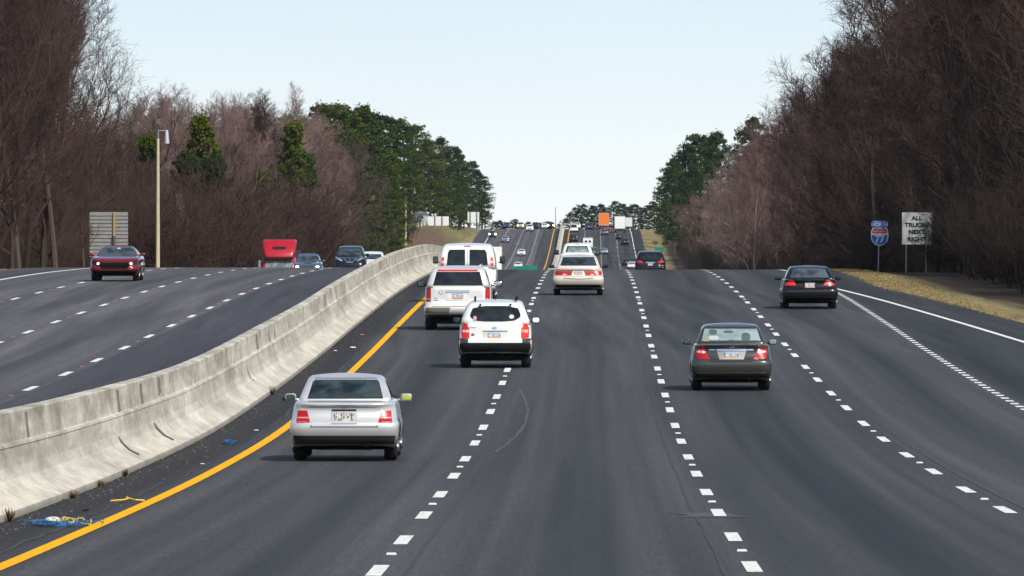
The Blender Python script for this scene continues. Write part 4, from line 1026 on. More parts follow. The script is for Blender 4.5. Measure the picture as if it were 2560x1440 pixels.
# 8. black SUV at the crest
P_BLACK = paint_mat('black_paint', (0.006, 0.0065, 0.008), .0, .22, .45)
c = Car(SUV, 'black_suv', 'black SUV in the third lane disappearing over the crest of the hill', 'car', P_BLACK, at_road(1626, 560), AWAY, L=4.8, W=1.88, H=1.70)
c.patch('rear_window', [(-.66, 1.19), (.66, 1.19), (.59, 1.50), (-.59, 1.50)], GL_DARK); c.patch('roof_edge', [(-.56, 1.575), (.56, 1.575), (.53, 1.62), (-.53, 1.62)], M_CHR, off=.01)
c.patch('tail_light', [(-.83, .98), (-.45, .93), (-.47, 1.02), (-.62, 1.09), (-.80, 1.10)], M_REDL, mirror=True, cell=.035, off=.009); c.band('chrome_bar', -.28, .28, .945, 1.0, M_CHR, off=.02); c.plate(0, .85); c.patch('reflector', sq(.5, .62, .68, .88), M_CHR)  # single chrome patch low on the right stands in for a bright reflection
c.side_windows(SUV_SIDE); c.mirror(1.02, 2.9, 1.14, .22, .15, M_BLK, glass={1: M_CHR})

# 9. black coupe in the right lane
c = Car(SEDAN, 'black_sedan', 'black sedan with a small boot spoiler in the right hand lane below the route sign', 'car', P_BLACK, at_road(2025, 300), AWAY, L=4.78, W=1.84, H=1.42,
    belt=[(0, .95), (.2, .965), (.9, .99), (3.3, .98), (3.55, .95), (4.3, .80), (4.78, .68)])
c.patch('rear_window', [(-.64, 1.03), (.64, 1.03), (.515, 1.325), (-.515, 1.325)], glass_mat('blue_grey_glass', (.03, .036, .046), (.09, .105, .125)))
m = MB(); m.box((0, .20, 1.005), (1.24, .16, .028)); m.box((-.5, .24, .975), (.06, .1, .05)); m.box((.5, .24, .975), (.06, .1, .05)); m.build('spoiler', P_BLACK, c.root)
c.patch('tail_light', [(-.83, .775), (-.44, .775), (-.535, .93), (-.63, .955), (-.80, .82)], M_REDL, mirror=True, cell=.035, off=.009); c.plate(0, .78, w_=.32); c.oval('emblem', 0, .93, .035, .03, M_CHR, off=.012)
c.patch('plate_recess', sq(-.2, .2, .70, .87), M_BLK, off=.004); c.patch('bumper_crease', [(-.8, .575), (.8, .575), (.8, .588), (-.8, .588)], M_GRYP, off=.005)
c.patch('bumper_valance', [(-.78, .28), (.78, .28), (.83, .34), (-.83, .34)], M_UND, cell=.035, off=.012); c.side_windows(SED_SIDE); c.mirror(.99, 2.95, .99, .21, .13, P_BLACK, glass=GL_DARK)

# ---- oncoming cars, seen from the front (patches given as the viewer sees them)
P_CRIM = paint_mat('crimson_paint', (0.16, 0.006, 0.013), .2, .2)
def oncoming(px, Y, Lg): p = at_road(px, Y, True); return p + Vector((HEAD*Lg, Lg, zr(Y+Lg)-zr(Y)))
c = Car(SEDAN, 'red_coupe', 'dark red sports coupe coming towards the camera in front of the large sign back', 'car', P_CRIM, oncoming(286, 358, 4.78), TOWARD, L=4.78, W=1.93, H=1.39,
    belt=[(0, .98), (.9, 1.0), (2.9, .98), (3.2, .97), (4.3, .90), (4.65, .80), (4.78, .72)], low=SEDAN['low'][:7]+[(.75, .985, .115, -.01), (.90, .965, .13, -.06), (.975, .93, .15, -.12), (1.0, .89, .17, -.18)],
    cab=[(0, .86, .35, -1.55), (.25, .82, .65, -1.8), (.5, .765, .95, -2.03), (.75, .69, 1.3, -2.28), (.90, .63, 1.55, -2.45), (.97, .58, 1.7, -2.55), (1.0, .52, 1.9, -2.7)], tyre=(.34, .25))
c.patch('windscreen', [(-.74, .985), (.74, .985), (.63, 1.285), (.55, 1.305), (-.55, 1.305), (-.63, 1.285)], glass_mat('front_glass', (.012, .018, .019), (.06, .08, .08)), 'front'); c.patch('rear_view_mirror', sq(.0, .12, 1.24, 1.29), M_CLR, 'front', off=.01)
c.patch('grille', [(-.50, .47), (.50, .47), (.58, .60), (.54, .72), (-.54, .72), (-.58, .60)], M_UND, 'front', cell=.03, off=.022, thick=.03); c.patch('headlight', [(-.86, .64), (-.62, .61), (-.60, .71), (-.70, .78), (-.88, .82)], M_BLK, 'front', mirror=True, cell=.03, off=.014)
c.patch('lamp_glow', [(-.70, .64), (-.61, .635), (-.59, .70), (-.67, .73)], M_LAMPW, 'front', off=.022, cell=.03, mirror=True); c.patch('lower_grille', [(-.78, .20), (.78, .20), (.86, .40), (-.86, .40)], M_UND, 'front', cell=.03, off=.014)
c.side_windows([[(1.6, 1.02), (2.85, 1.02), (2.3, 1.26), (1.8, 1.27)]]); c.mirror(1.0, 2.85, 1.02, .2, .13, P_CRIM, facing='front')

P_NIGHT = paint_mat('black_blue_paint', (0.007, 0.0075, 0.0095), .0, .2, .5)
c = Car(SUV, 'black_crossover', 'black crossover with a chrome V shaped grille coming over the crest', 'car', P_NIGHT, oncoming(874, 540, 4.6), TOWARD, L=4.6, W=1.84, H=1.72)
c.patch('windscreen', [(-.70, 1.16), (.68, 1.16), (.62, 1.55), (-.58, 1.55)], GL_TEAL, 'front'); c.patch('grille_chrome', [(-.40, .98), (-.30, .98), (-.12, .80), (.12, .80), (.30, .98), (.40, .98), (.17, .73), (-.17, .73)], M_CHR, 'front', off=.014, cell=.05)
c.oval('emblem', 0, .87, .075, .06, M_CHR, side='front', off=.02); c.patch('headlight', [(-.84, 1.0), (-.42, .80), (-.47, .90), (-.72, 1.04)], M_HEAD, 'front', mirror=True, cell=.035, off=.009); c.patch('added_glint', [(.2, .84), (.56, .86), (.50, .93), (.36, 1.03)], M_CHR, 'front', off=.014, cell=.05); c.mirror(1.0, 2.95, 1.19, .2, .15, M_BLK, facing='front')  # chrome patch beside the grille is added as a bright reflection
c = Car(SUV, 'white_crossover', 'white car partly hidden behind the black crossover near the barrier', 'car', P_VAN, oncoming(926, 562, 4.6), TOWARD, L=4.6, W=1.82, H=1.64)
c.patch('windscreen', [(-.68, 1.14), (.68, 1.14), (.6, 1.48), (-.6, 1.48)], GL_TEAL, 'front'); c.patch('grille', sq(-.5, .5, .72, .86), M_BLK, 'front'); c.patch('headlight', [(-.82, .85), (-.5, .82), (-.52, .92), (-.8, .98)], M_HEAD, 'front', mirror=True); c.mirror(1.0, 2.95, 1.14, .2, .15, P_VAN, facing='front')
P_BLUEG = paint_mat('blue_grey_paint', (0.085, 0.11, 0.19), .4, .28)
c = Car(SEDAN, 'blue_car', 'blue grey car with lit headlights and bonnet scoop beside the red lorry', 'car', P_BLUEG, oncoming(768, 562, 4.5), TOWARD, L=4.5, W=1.74, H=1.50)
c.patch('windscreen', [(-.72, 1.0), (.72, 1.0), (.60, 1.36), (-.60, 1.36)], GL_TEAL, 'front'); c.patch('bonnet_scoop', [(-.25, .90), (.25, .90), (.2, .94), (-.2, .94)], M_BLK, 'front', off=.02); c.patch('grille', [(-.42, .56), (.42, .56), (.38, .70), (-.38, .70)], M_BLK, 'front')
c.oval('headlight', -.62, .70, .10, .07, M_LAMP, side='front', off=.02, mirror=True); c.oval('fog_lamp', -.62, .50, .06, .05, M_LAMP, side='front', off=.02, mirror=True); c.mirror(.95, 2.8, 1.05, .18, .13, P_BLUEG, facing='front')

# ---- red lorry cab with its trailer, coming over the crest
P_LORRY = paint_mat('red_lorry_paint', (0.40, 0.006, 0.020), .0, .35, .35)
def lorry(px, Y):
    p = at_road(px, Y, True); p.z += 0; root = empty('red_lorry', p, TOWARD-math.pi+0); tag(root, 'red lorry with a sleeper roof rising above the crest in the outer lane', 'lorry')
    # local frame: front at y=0, body runs away along +y
    def section(pts_by_z, name, mat):
        m = MB(); rings = []
        for (z, w_, yf, yb, r) in pts_by_z:
            ring = []
            for (sx_, yy) in ((-1, yf), (1, yf), (1, yb), (-1, yb)):
                for k in range(5):
                    a = {(-1, yf): math.pi+math.pi/2*k/4, (1, yf): 1.5*math.pi+math.pi/2*k/4, (1, yb): math.pi/2*k/4, (-1, yb): math.pi/2+math.pi/2*k/4}[(sx_, yy)]
                    cx_ = sx_*(w_-r); cy_ = yy+(r if yy == yf else -r); ring.append((cx_+r*math.cos(a), cy_+r*math.sin(a), z))
            rings.append(ring)
        n = len(rings[0]); vs = [q for r_ in rings for q in r_]; fs = []
        for k in range(len(rings)-1):
            for i in range(n): fs.append((k*n+i, k*n+(i+1) % n, (k+1)*n+(i+1) % n, (k+1)*n+i))
        fs.append(tuple(range(n-1, -1, -1))); fs.append(tuple(range((len(rings)-1)*n, len(rings)*n))); m.add(vs, fs)
        return m.build(name, mat, root, True)
    section([(.55, 1.0, .05, 2.2, .25), (.9, 1.02, 0, 2.2, .3), (1.45, .98, .1, 2.2, .3), (1.75, .9, .5, 2.2, .3)], 'bonnet', P_LORRY)
    section([(.9, 1.2, 1.9, 4.6, .15), (1.7, 1.22, 1.9, 4.6, .15), (2.0, 1.2, 2.0, 4.6, .15), (2.75, 1.16, 2.25, 4.6, .15)], 'cab', P_LORRY)
    section([(2.76, 1.02, 1.95, 4.6, .2), (2.85, 1.06, 1.95, 4.6, .2), (3.2, 1.16, 2.15, 4.6, .25), (3.7, 1.22, 2.6, 4.6, .3), (4.0, 1.22, 3.0, 4.6, .3), (4.08, 1.17, 3.2, 4.5, .3)], 'roof_fairing', P_LORRY)
    m = MB(); m.box((0, 1.94, 2.71), (2.1, .25, .12)); m.build('sun_visor', M_BLK, root)
    m = MB(); m.add([(-1.02, 1.93, 1.72), (1.02, 1.93, 1.72), (.99, 2.14, 2.65), (-.99, 2.14, 2.65), (-1.02, 1.98, 1.72), (1.02, 1.98, 1.72), (.99, 2.19, 2.65), (-.99, 2.19, 2.65)], [(0, 1, 2, 3), (7, 6, 5, 4), (0, 4, 5, 1), (2, 6, 7, 3), (1, 5, 6, 2), (0, 3, 7, 4)]); m.build('windscreen', glass_mat('lorry_glass', (.10, .14, .13), (.26, .32, .29)), root)
    m = MB(); m.add([(-.48, 2.28, 3.35), (.48, 2.28, 3.35), (.5, 2.47, 3.57), (-.5, 2.47, 3.57), (-.48, 2.5, 3.35), (.48, 2.5, 3.35), (.5, 2.65, 3.57), (-.5, 2.65, 3.57)], [(0, 1, 2, 3), (7, 6, 5, 4), (0, 4, 5, 1), (2, 6, 7, 3), (1, 5, 6, 2), (0, 3, 7, 4)]); m.build('roof_vent', M_BLK, root)
    for sd in (-1, 1): m = MB(); m.box((sd*1.42, 2.1, 2.2), (.16, .12, .75)); m.tube((sd*1.2, 2.2, 2.5), (sd*1.42, 2.1, 2.5), .02, .02, 6); m.build('door_mirror', M_CHR if sd < 0 else M_BLK, root)
    m = MB(); m.box((0, -.02, 1.0), (1.1, .06, .8)); m.build('grille', M_CHR, root)
    m = MB(); m.box((0, 11.3, 2.0), (2.2, 12.6, 2.5)); m.build('trailer', simple('dark_trailer', (.03, .03, .035), .6), root)
    tm = MB(); tm.lathe_x([(-.15, .3), (-.15, .5), (0, .52), (.15, .5), (.15, .3)], 20); tme = tm.mesh('wheel', True); tme.materials.append(M_RUB)
    for yy in (.9, 4.3, 5.6, 15.5, 16.8):
        for sd in (-1, 1): o = inst('wheel', tme, root); o.location = (sd*1.02, yy, .52)
lorry(695, 668)

# ---- the far rise: small vehicles, each one its own
def simple_car(base, name, label, paintm, px, Y, away, left=False, lights=None, H=None, W=None, plate_=True, dark=GL_DARK, cat='car', lampr=.16, dz=0):
    kw = {}
    if H: kw['H'] = H
    if W: kw['W'] = W
    Lg = base['L']
    loc = at_road(px, Y, left) if away else oncoming(px, Y, Lg)
    c = Car(base, name, label, cat, paintm, loc+Vector((0, 0, dz)), AWAY if away else TOWARD, **kw)
    hw = c.W/2; zb = c.belt(.3); side = 'rear' if away else 'front'; zt = c.H-.14
    c.patch('rear_window' if away else 'windscreen', [(-hw*.76, zb+.06), (hw*.76, zb+.06), (hw*.62, zt), (-hw*.62, zt)], dark, side, cell=.2)
    c.patch('tail_light' if away else 'headlight', [(-hw*.93, zb*.72), (-hw*.62, zb*.72), (-hw*.66, zb*.9), (-hw*.9, zb*.9)], lights or (M_RED if away else M_HEAD), side, mirror=True, cell=.2)
    if away: c.plate(0, zb*.78)
    else: c.patch('grille', sq(-hw*.5, hw*.5, zb*.5, zb*.68), M_BLK, side, cell=.2)
    if lights is M_LAMP:
        for sd in (-1, 1):
            p_, d_ = c.hit(sd*hw*.72, zb*.75, side); m = MB(); sbox(m, tuple(p_-d_*.05), (lampr*2, .1, lampr*2), 1.0); m.build('lit_lamp', M_LAMP, c.root, True)
    return c
P_LBLUE = paint_mat('light_blue_paint', (0.30, 0.37, 0.50), .4, .3); P_CREAM = paint_mat('cream_paint', (0.55, 0.50, 0.40), .1, .3); P_DKBLUE = paint_mat('dark_blue_paint', (0.03, 0.045, 0.11), .2, .25)
P_DKRED = paint_mat('maroon_paint', (0.12, 0.012, 0.02), .2, .3); P_GREY = paint_mat('mid_grey_paint', (0.16, 0.165, 0.18), .4, .3)
for args in (
    (SEDAN, 'white_car', 'white car coming down the far rise, nearest in the middle of the left lanes', P_VAN, 1303, 1922, False, True),
    (SEDAN, 'silver_blue_car', 'silver blue car on the far rise near the left edge line', P_LBLUE, 1263, 2062, False, True),
    (SUV, 'white_suv', 'white SUV at the top of the far rise in the left lanes', P_VAN, 1324, 2192, False, True),
    (SEDAN, 'white_car', 'white car in the dip just behind the green sign', P_VAN, 1295, 1752, False, True),
    (SUV, 'dark_car', 'dark blue car on the skyline left of the cream car', P_DKBLUE, 1267, 2260, False, True),
    (SUV, 'dark_suv', 'dark SUV on the skyline just right of the white SUV', P_NIGHT, 1339, 2275, False, True)):
    simple_car(*args)
simple_car(SUV, 'blue_suv', 'dark blue SUV with glaring orange headlights at the far left edge line', P_DKBLUE, 1231, 2112, False, True, M_LAMP, lampr=.24)
simple_car(SUV, 'cream_suv', 'cream SUV with lit headlights on the far skyline of the left lanes', P_CREAM, 1301, 2262, False, True, M_LAMP, lampr=.15)
simple_car(SUV, 'dark_car', 'dark car with orange headlights beside the barrier at the top of the far rise', P_NIGHT, 1377, 2268, False, True, M_LAMP, lampr=.26)
simple_car(SEDAN, 'white_car', 'white car just left of the orange lit car on the skyline', P_VAN, 1362, 2290, False, True)
# right lanes, going away
simple_car(SUV, 'dark_suv', 'dark SUV directly below the white van on the far rise beside the barrier', P_NIGHT, 1434, 2070, True, H=1.95, W=1.95)
simple_car(SUV, 'white_van', 'white van at the top of the far rise beside the barrier', P_VAN, 1435, 2185, True, H=2.1, W=1.98, cat='van')
simple_car(SUV, 'white_suv', 'white SUV on the skyline just beyond the far white van', P_VAN, 1442, 2260, True)
simple_car(SUV, 'dark_suv', 'dark SUV on the skyline left of the orange lorry', P_DKBLUE, 1472, 2235, True, H=1.85, W=1.98)
simple_car(SEDAN, 'grey_car', 'grey car with red tail lights below the orange lorry', P_GREY, 1512, 2150, True, lights=M_REDL)
simple_car(SEDAN, 'maroon_car', 'maroon car tucked right behind the orange lorry', P_DKRED, 1513, 2205, True, lights=M_REDL)
simple_car(SEDAN, 'blue_car', 'light blue car alone halfway up the far rise in the third lane', P_LBLUE, 1510, 1945, True, dark=GL_TEAL)
simple_car(SUV, 'dark_suv', 'dark SUV just below the white lorries on the far rise', P_NIGHT, 1550, 2095, True, dark=GL_TEAL, H=1.8, W=1.95)
simple_car(SUV, 'dark_suv', 'dark SUV beside the right edge line, lowest below the white lorries', P_NIGHT, 1562, 2040, True)
simple_car(SEDAN, 'grey_car', 'grey car just left of the black SUV at the foot of the far rise', P_NIGHT, 1566, 1815, True)
simple_car(SEDAN, 'white_car', 'white car low in the dip peeping out left of the black SUV', P_VAN, 1579, 1770, True)
simple_car(SUV, 'green_suv', 'grey green SUV right of the white box truck beyond the pickup', paint_mat('grey_green_paint', (.10, .12, .11), .2, .3), 1486, 1930, True, dark=GL_TEAL, H=1.85, W=1.95)

def box_truck(name, label, px, Y, left, away, w_, h_, ln, boxm, z0=1.0, cabm=None, frontwin=False):
    rz = AWAY if away else TOWARD; Lg = ln+2.2
    loc = at_road(px, Y, left) if away else oncoming(px, Y, Lg)
    r = empty(name, loc, rz); tag(r, label, 'truck')
    m = MB(); m.box((0, ln/2, (z0+h_)/2), (w_, ln, h_-z0)); b = m.build('cargo_box', boxm, r)
    m = MB()
    for sd in (-1, 1): m.box((sd*(w_/2-.04), -.012, (z0+h_)/2), (.08, .03, h_-z0))
    m.box((0, -.012, h_-.06), (w_-.17, .03, .12)); m.box((0, -.012, z0+.08), (w_-.17, .03, .16)); m.build('door_frame', simple('frame_'+name, (.45, .45, .45), .5, .3), b)
    m = MB(); sbox(m, (0, ln+1.05, 1.45), (w_*.86, 2.0, 1.9), .25); cb = m.build('cab', cabm or boxm, r, True)
    m = MB(); m.box((0, ln+1.85, 1.85), (w_*.7, .3, .55)); m.build('windscreen', GL_DARK, cb)
    m = MB(); m.box((0, ln/2+.6, .75), (1.0, ln+1.6, .3)); m.build('chassis', M_BLK, r)
    for sd in (-1, 1): m = MB(); m.box((sd*(w_/2-.2), -.03, z0-.12), (.25, .05, .12)); m.build('tail_light', M_RED, r)
    tm = MB(); tm.lathe_x([(-.14, .28), (-.14, .46), (0, .48), (.14, .46), (.14, .28)], 16); tme = tm.mesh('wheel', True); tme.materials.append(M_RUB)
    for yy in (1.6, 2.7, ln+1.1):
        for sd in (-1, 1): o = inst('wheel', tme, r); o.location = (sd*(w_/2-.17), yy, .48)
    return r
M_ORANGE = simple('orange_trailer', (0.78, 0.17, 0.02), .5); M_WBOX = simple('white_box', (0.78, 0.78, 0.76), .45); M_WBOX2 = simple('offwhite_box', (0.66, 0.67, 0.66), .45)
box_truck('orange_lorry', 'lorry with a tall orange trailer at the top of the far rise', 1510, 2262, False, True, 2.6, 4.1, 12, M_ORANGE)
box_truck('white_lorry', 'tall white lorry in the right lanes of the far rise, left of the shorter one', 1550, 2178, False, True, 2.55, 4.05, 12, M_WBOX)
box_truck('white_lorry', 'shorter white lorry at the edge line of the far rise', 1569, 2215, False, True, 2.3, 3.3, 9, M_WBOX2)
r = box_truck('white_box_truck', 'small white box truck with dark marks beyond the white pickup', 1470, 1985, False, True, 2.2, 2.9, 4.5, M_WBOX, .8)
for x in (-.42, .42): m = MB(); m.box((x, -.02, 2.05), (.5, .03, .42)); m.build('door_window', GL_DARK, r)
r = box_truck('white_box_truck', 'white box truck coming the other way behind the white van', 1226, 1050, True, False, 2.5, 4.3, 6, M_WBOX, 1.0)

# ------------------------------------------------------------------ signs, poles, fence
M_STEEL = simple('galvanised_steel', (0.24, 0.245, 0.25), .45, .6); M_ALU = simple('sign_back_aluminium', (0.27, 0.265, 0.255), .5, .3)
M_SBLUE = simple('sign_blue', (0.012, 0.11, 0.42), .4, var=.04); M_SRED = simple('sign_red', (0.42, 0.02, 0.03), .4, var=.04); M_SWHITE = simple('sign_white', (0.60, 0.60, 0.57), .5, var=.05); M_SGREEN = simple('sign_green', (0.0, 0.20, 0.12), .4, var=.05); M_INK = simple('sign_black', (0.012, 0.012, 0.014), .5)
def text(body, size, loc, mat, parent, bold=.0, sx=1.0):
    cu = bpy.data.curves.new('lettering', 'FONT'); cu.body = body; cu.size = size; cu.align_x = 'CENTER'; cu.align_y = 'CENTER'; cu.extrude = .004; cu.offset = bold
    o = bpy.data.objects.new('lettering', cu); COL.objects.link(o); o.parent = parent; o.location = loc; o.rotation_euler = (math.pi/2, 0, 0); o.scale = (sx, 1, 1); cu.materials.append(mat)
    me = bpy.data.meshes.new_from_object(o); o2 = inst('lettering', me, parent); o2.location = loc; o2.rotation_euler = (math.pi/2, 0, 0); o2.scale = (sx, 1, 1); bpy.data.objects.remove(o); return o2
def px_m(Y): return Y/FPX
# route marker
Y = 488; k = px_m(Y); off = at_px(2199, Y); p = G(Y, off); r = empty('route_sign', p); tag(r, 'blue and red interstate 77 shield under a blue NORTH plate', 'road sign')
zc = lambda y_: ZC-(y_-560)*k-p.z
m = MB(); m.tube((-.08, 0.06, -.3), (-.02, 0.06, zc(555)), .032, .032, 8); m.build('post', M_STEEL, r)
m = MB(); w2 = 18.5*k; m.prism([(-w2, zc(571)), (w2, zc(571)), (w2, zc(552)), (-w2, zc(552))], .02, at=0); np_ = m.build('direction_plate', M_SBLUE, r)
text('NORTH', .27, (0, -.008, zc(561.5)), M_SWHITE, np_, .006, .92)
m = MB(); w3 = w2-.03; 
for (x0, x1, z0, z1) in ((-w3, w3, zc(571)+.02, zc(571)+.035), (-w3, w3, zc(552)-.035, zc(552)-.02)): m.box(((x0+x1)/2, -.003, (z0+z1)/2), (x1-x0, .006, z1-z0))
m.build('plate_border', M_SWHITE, np_)
def shield(sc, z0, z1):
    h = z1-z0; hw = 22*k*sc
    half = [(0, 1.0), (.30, .955), (.62, .975), (.80, 1.0), (.93, .84), (1.0, .62), (.97, .42), (.80, .22), (.5, .08), (0, 0)]
    pts = [(x*hw, z0+q*h) for x, q in half]; return pts[::-1] + [(-x, z) for x, z in pts[1:-1]]
zt, zbm = zc(570), zc(615); hh = zt-zbm
m = MB(); m.prism(shield(1.0, zbm, zt), .02, at=-.002); sh = m.build('shield', M_SWHITE, r)
m = MB(); m.prism([(x*.92, zbm+(z-zbm)*.93+hh*.03) for x, z in shield(1, zbm, zt) if (z-zbm)/hh < .66]+[], .006, at=-.008)
body_ = [(x*.92, zbm+.03*hh+(z-zbm)*.94) for x, z in shield(1, zbm, zt)]
lo = [q for q in body_ if q[1] < zbm+.66*hh]; m = MB(); right = [q for q in lo if q[0] >= 0]; m.prism(sorted([q for q in lo if q[0] <= 0], key=lambda q: -q[1])+sorted([q for q in lo if q[0] > 0], key=lambda q: q[1]), .006, at=-.008); m.build('blue_field', M_SBLUE, sh)
hi = [q for q in body_ if q[1] > zbm+.72*hh]; m = MB(); m.prism([(-22*k*.86, zbm+.70*hh), (22*k*.86, zbm+.70*hh)]+sorted([q for q in hi], key=lambda q: -q[0]), .006, at=-.008); rf = m.build('red_field', M_SRED, sh)
text('INTERSTATE', .115, (0, -.016, zbm+.80*hh), M_SWHITE, sh, .0015, 1.0); text('77', .54, (0, -.016, zbm+.375*hh), M_SWHITE, sh, .012, .95)
# trucks sign
Y = 466; k = px_m(Y); off = at_px(2293, Y); p = G(Y, off); r = empty('trucks_sign', p); tag(r, 'white sign reading ALL TRUCKS NEXT RIGHT partly covered by branches', 'road sign'); zc = lambda y_: ZC-(y_-560)*k-p.z
for x in (-28, 22): m = MB(); m.tube((x*k, .06, -.3), (x*k+.03, .06, zc(540)), .03, .03, 8); m.build('post', M_STEEL, r)
m = MB(); m.prism([(-38*k, zc(611)), (38*k, zc(611)), (38*k, zc(531)), (-38*k, zc(531))], .02, at=0); pn = m.build('panel', M_SWHITE, r)
for i, (wd, y_) in enumerate((('ALL', 546), ('TRUCKS', 563), ('NEXT', 580.5), ('RIGHT', 598.5))): text(wd, .30, (-1*k, -.008, zc(y_)), M_INK, pn, .014, 1.08)
# twigs hanging in front of the trucks sign
sap = recolour(BARE[4], M_BARK, M_TWIGD); tree('bare_sapling', sap, 452, at_px(2398, 452), 5.2, 20, 2.2, 'thin dark sapling whose twigs cross the white trucks sign', sx=.75)
# large sign seen from behind, left
Y = 560; k = px_m(Y); off = at_px(272, Y); p = G(Y, off); r = empty('sign_back', p); tag(r, 'back of a large ribbed grey sign behind the red coupe', 'road sign'); zc = lambda y_: ZC-(y_-560)*k-p.z
m = MB(); n_ = 12; z0, z1 = zc(642), zc(530)
for i in range(n_):
    h_ = (z1-z0)/n_; m.box((0, .03, z0+h_*(i+.5)), (96*k, .03, h_-.012)); m.box((0, .0, z0+h_*(i+.12)), (96*k, .07, .045))
m.build('ribbed_panel', M_ALU, r)
m = MB(); m.tube((13*k, -.10, -.3), (13*k, -.10, zc(590)), .10, .10, 10); m.build('post', simple('weathered_post', (.06, .07, .065), .6), r)
m = MB(); m.box((14*k, -.09, (zc(590)+zc(530))/2), (.13, .08, zc(530)-zc(590))); m.build('post_cap', simple('rusty_bracket', (.38, .22, .07), .7), r)
sap2 = recolour(BARE[0], M_BARK, M_TWIGD); tree('bare_sapling', sap2, 545, at_px(212, 545), 6.2, 20, .7, 'thin dark sapling in front of the left part of the large sign back', sx=.7)
# light poles
def light_pole(px, Y, ytop, ybase_px, r0, label):
    k = px_m(Y); off = at_px(px, Y); p = G(Y, off); r = empty('light_pole', p); tag(r, label, 'light pole'); zt = ZC-(ytop-560)*k-p.z
    m = MB(); zz = zt-24*k*.9; m.tube((-.02, 0, -.4), (0, 0, zz), r0, r0*.62, 10); m.build('pole', simple('pale_wood_pole', (.50, .44, .31), .7), r)
    m = MB(); m.tube((0, 0, zz), (0, 0, zt-.1), r0*.5, r0*.5, 8); m.build('pole_cap', M_STEEL, r)
    m = MB(); m.tube((0, 0, zt-.05), (22*k*.95, 0, zt-.05), .05, .05, 8); m.build('arm', M_STEEL, r)
    m = MB(); m.tube((22*k, 0, zt), (22*k, 0, zt-.35), .09, .12, 10); m.tube((22*k, 0, zt-.35), (22.5*k, 0, zt-.9), .13, .16, 10); m.build('lamp_head', simple('lamp_metal', (.62, .63, .64), .35, .3), r)
light_pole(395, 610, 325, 672, .15, 'tall pale light pole standing right of the large sign back')
light_pole(1014, 1700, 471, 620, .26, 'distant pale light pole at the foot of the pine stand')
# far signs on the left rise
def far_sign(px0, px1, y0, y1, Y, legs, label, yb=None):
    k = px_m(Y); off = at_px((px0+px1)/2, Y); p = G(Y, off); r = empty('far_sign', p); tag(r, label, 'road sign'); zc = lambda y_: ZC-(y_-560)*k-p.z; hw = (px1-px0)/2*k
    m = MB(); m.prism([(-hw, zc(y1)), (hw, zc(y1)), (hw, zc(y0)), (-hw, zc(y0))], .06, at=0); m.build('panel', simple('pale_panel', (.70, .70, .67), .5), r)
    for x in legs: m = MB(); m.tube((x*hw, -.14, -.3), (x*hw, -.14, zc(y0)), .11, .11, 8); m.build('post', M_STEEL, r)
far_sign(1071, 1122, 541, 564, 1930, (-.35, .35), 'wide pale board on two posts beside the white fence'); far_sign(1169, 1198, 530, 557, 2140, (-.55, .6), 'squarish pale board on two posts at the edge of the pines')
# white fence on the bank
r = empty('white_fence', G(1900, at_px(1050, 1900))); tag(r, 'white rail fence climbing the brown bank left of the pale boards', 'fence'); o0 = Vector(r.location)
pts = [(1022+i*8, 1880+i*14) for i in range(9)]; prev = None
fr_, fp_ = MB(), MB()
for (px, Y) in pts:
    q = G(Y, at_px(px, Y))-o0; fp_.box((q.x, q.y, q.z+.6), (.16, .16, 1.4))
    if prev is not None:
        for z in (.35, .75, 1.15): fr_.tube((prev.x, prev.y, prev.z+z), (q.x, q.y, q.z+z), .09, .09, 4)
    prev = q
fr_.build('rails', P_VAN, r); fp_.build('fence_posts', P_VAN, r)
# small pale hut behind the fence
Y = 1990; p = G(Y, at_px(1052, Y)); r = empty('hut', p); tag(r, 'small pale building with low roof behind the white fence', 'building'); m = MB(); m.box((0, 0, .9), (3.4, 4, 1.8)); m.build('wall', simple('pale_wall', (.6, .62, .6), .7), r); m = MB(); m.prism([(-2.0, 1.8), (2.0, 1.8), (0, 2.7)], 4.6, at=-2.3); m.build('roof', simple('pale_roof', (.5, .55, .55), .6), r)
# green sign standing on the barrier in the dip
Y = 1048; k = px_m(Y); p = P(Y, -5.72, 1.2); r = empty('green_sign', p); tag(r, 'green road sign whose top edge shows above the crest beside the dashed line', 'road sign'); zc = lambda y_: ZC-(y_-560)*k-p.z
x0, x1 = (1282-1280)*k-p.x, (1343-1280)*k-p.x; m = MB(); m.prism([(x0, zc(700)), (x1, zc(700)), (x1, zc(663.5)), (x0, zc(665.5))], .04); m.build('panel', M_SGREEN, r)
m = MB(); m.tube((x0*.5, .09, -.3), (x0*.5, .09, zc(669)), .05, .05, 8); m.build('post', M_STEEL, r); m = MB(); m.tube((x1*.5, .09, -.3), (x1*.5, .09, zc(669)), .05, .05, 8); m.build('post', M_STEEL, r)
# small green sign right of the black SUV
Y = 1700; k = px_m(Y); p = G(Y, at_px(1648, Y)); r = empty('exit_sign', p); tag(r, 'small green sign in front of the dark pines right of the black SUV', 'road sign'); zc = lambda y_: ZC-(y_-560)*k-p.z
m = MB(); m.prism([(-12*k, zc(628)), (12*k, zc(628)), (12*k, zc(619)), (-12*k, zc(619))], .05); m.build('panel', M_SGREEN, r); m = MB(); m.tube((0, .08, -.3), (0, .08, zc(620)), .07, .07, 8); m.build('post', M_STEEL, r)
# pole on the skyline
Y = 2330; k = px_m(Y); p = Vector(((1389-1280)*k, Y, zr(Y))); r = MB(); r.tube((0, 0, -.3), (0, 0, ZC-(517-560)*k-p.z), .11, .07, 8); o = r.build('utility_pole', M_STEEL); o.location = p; tag(o, 'thin grey pole on the skyline above the median barrier', 'pole')

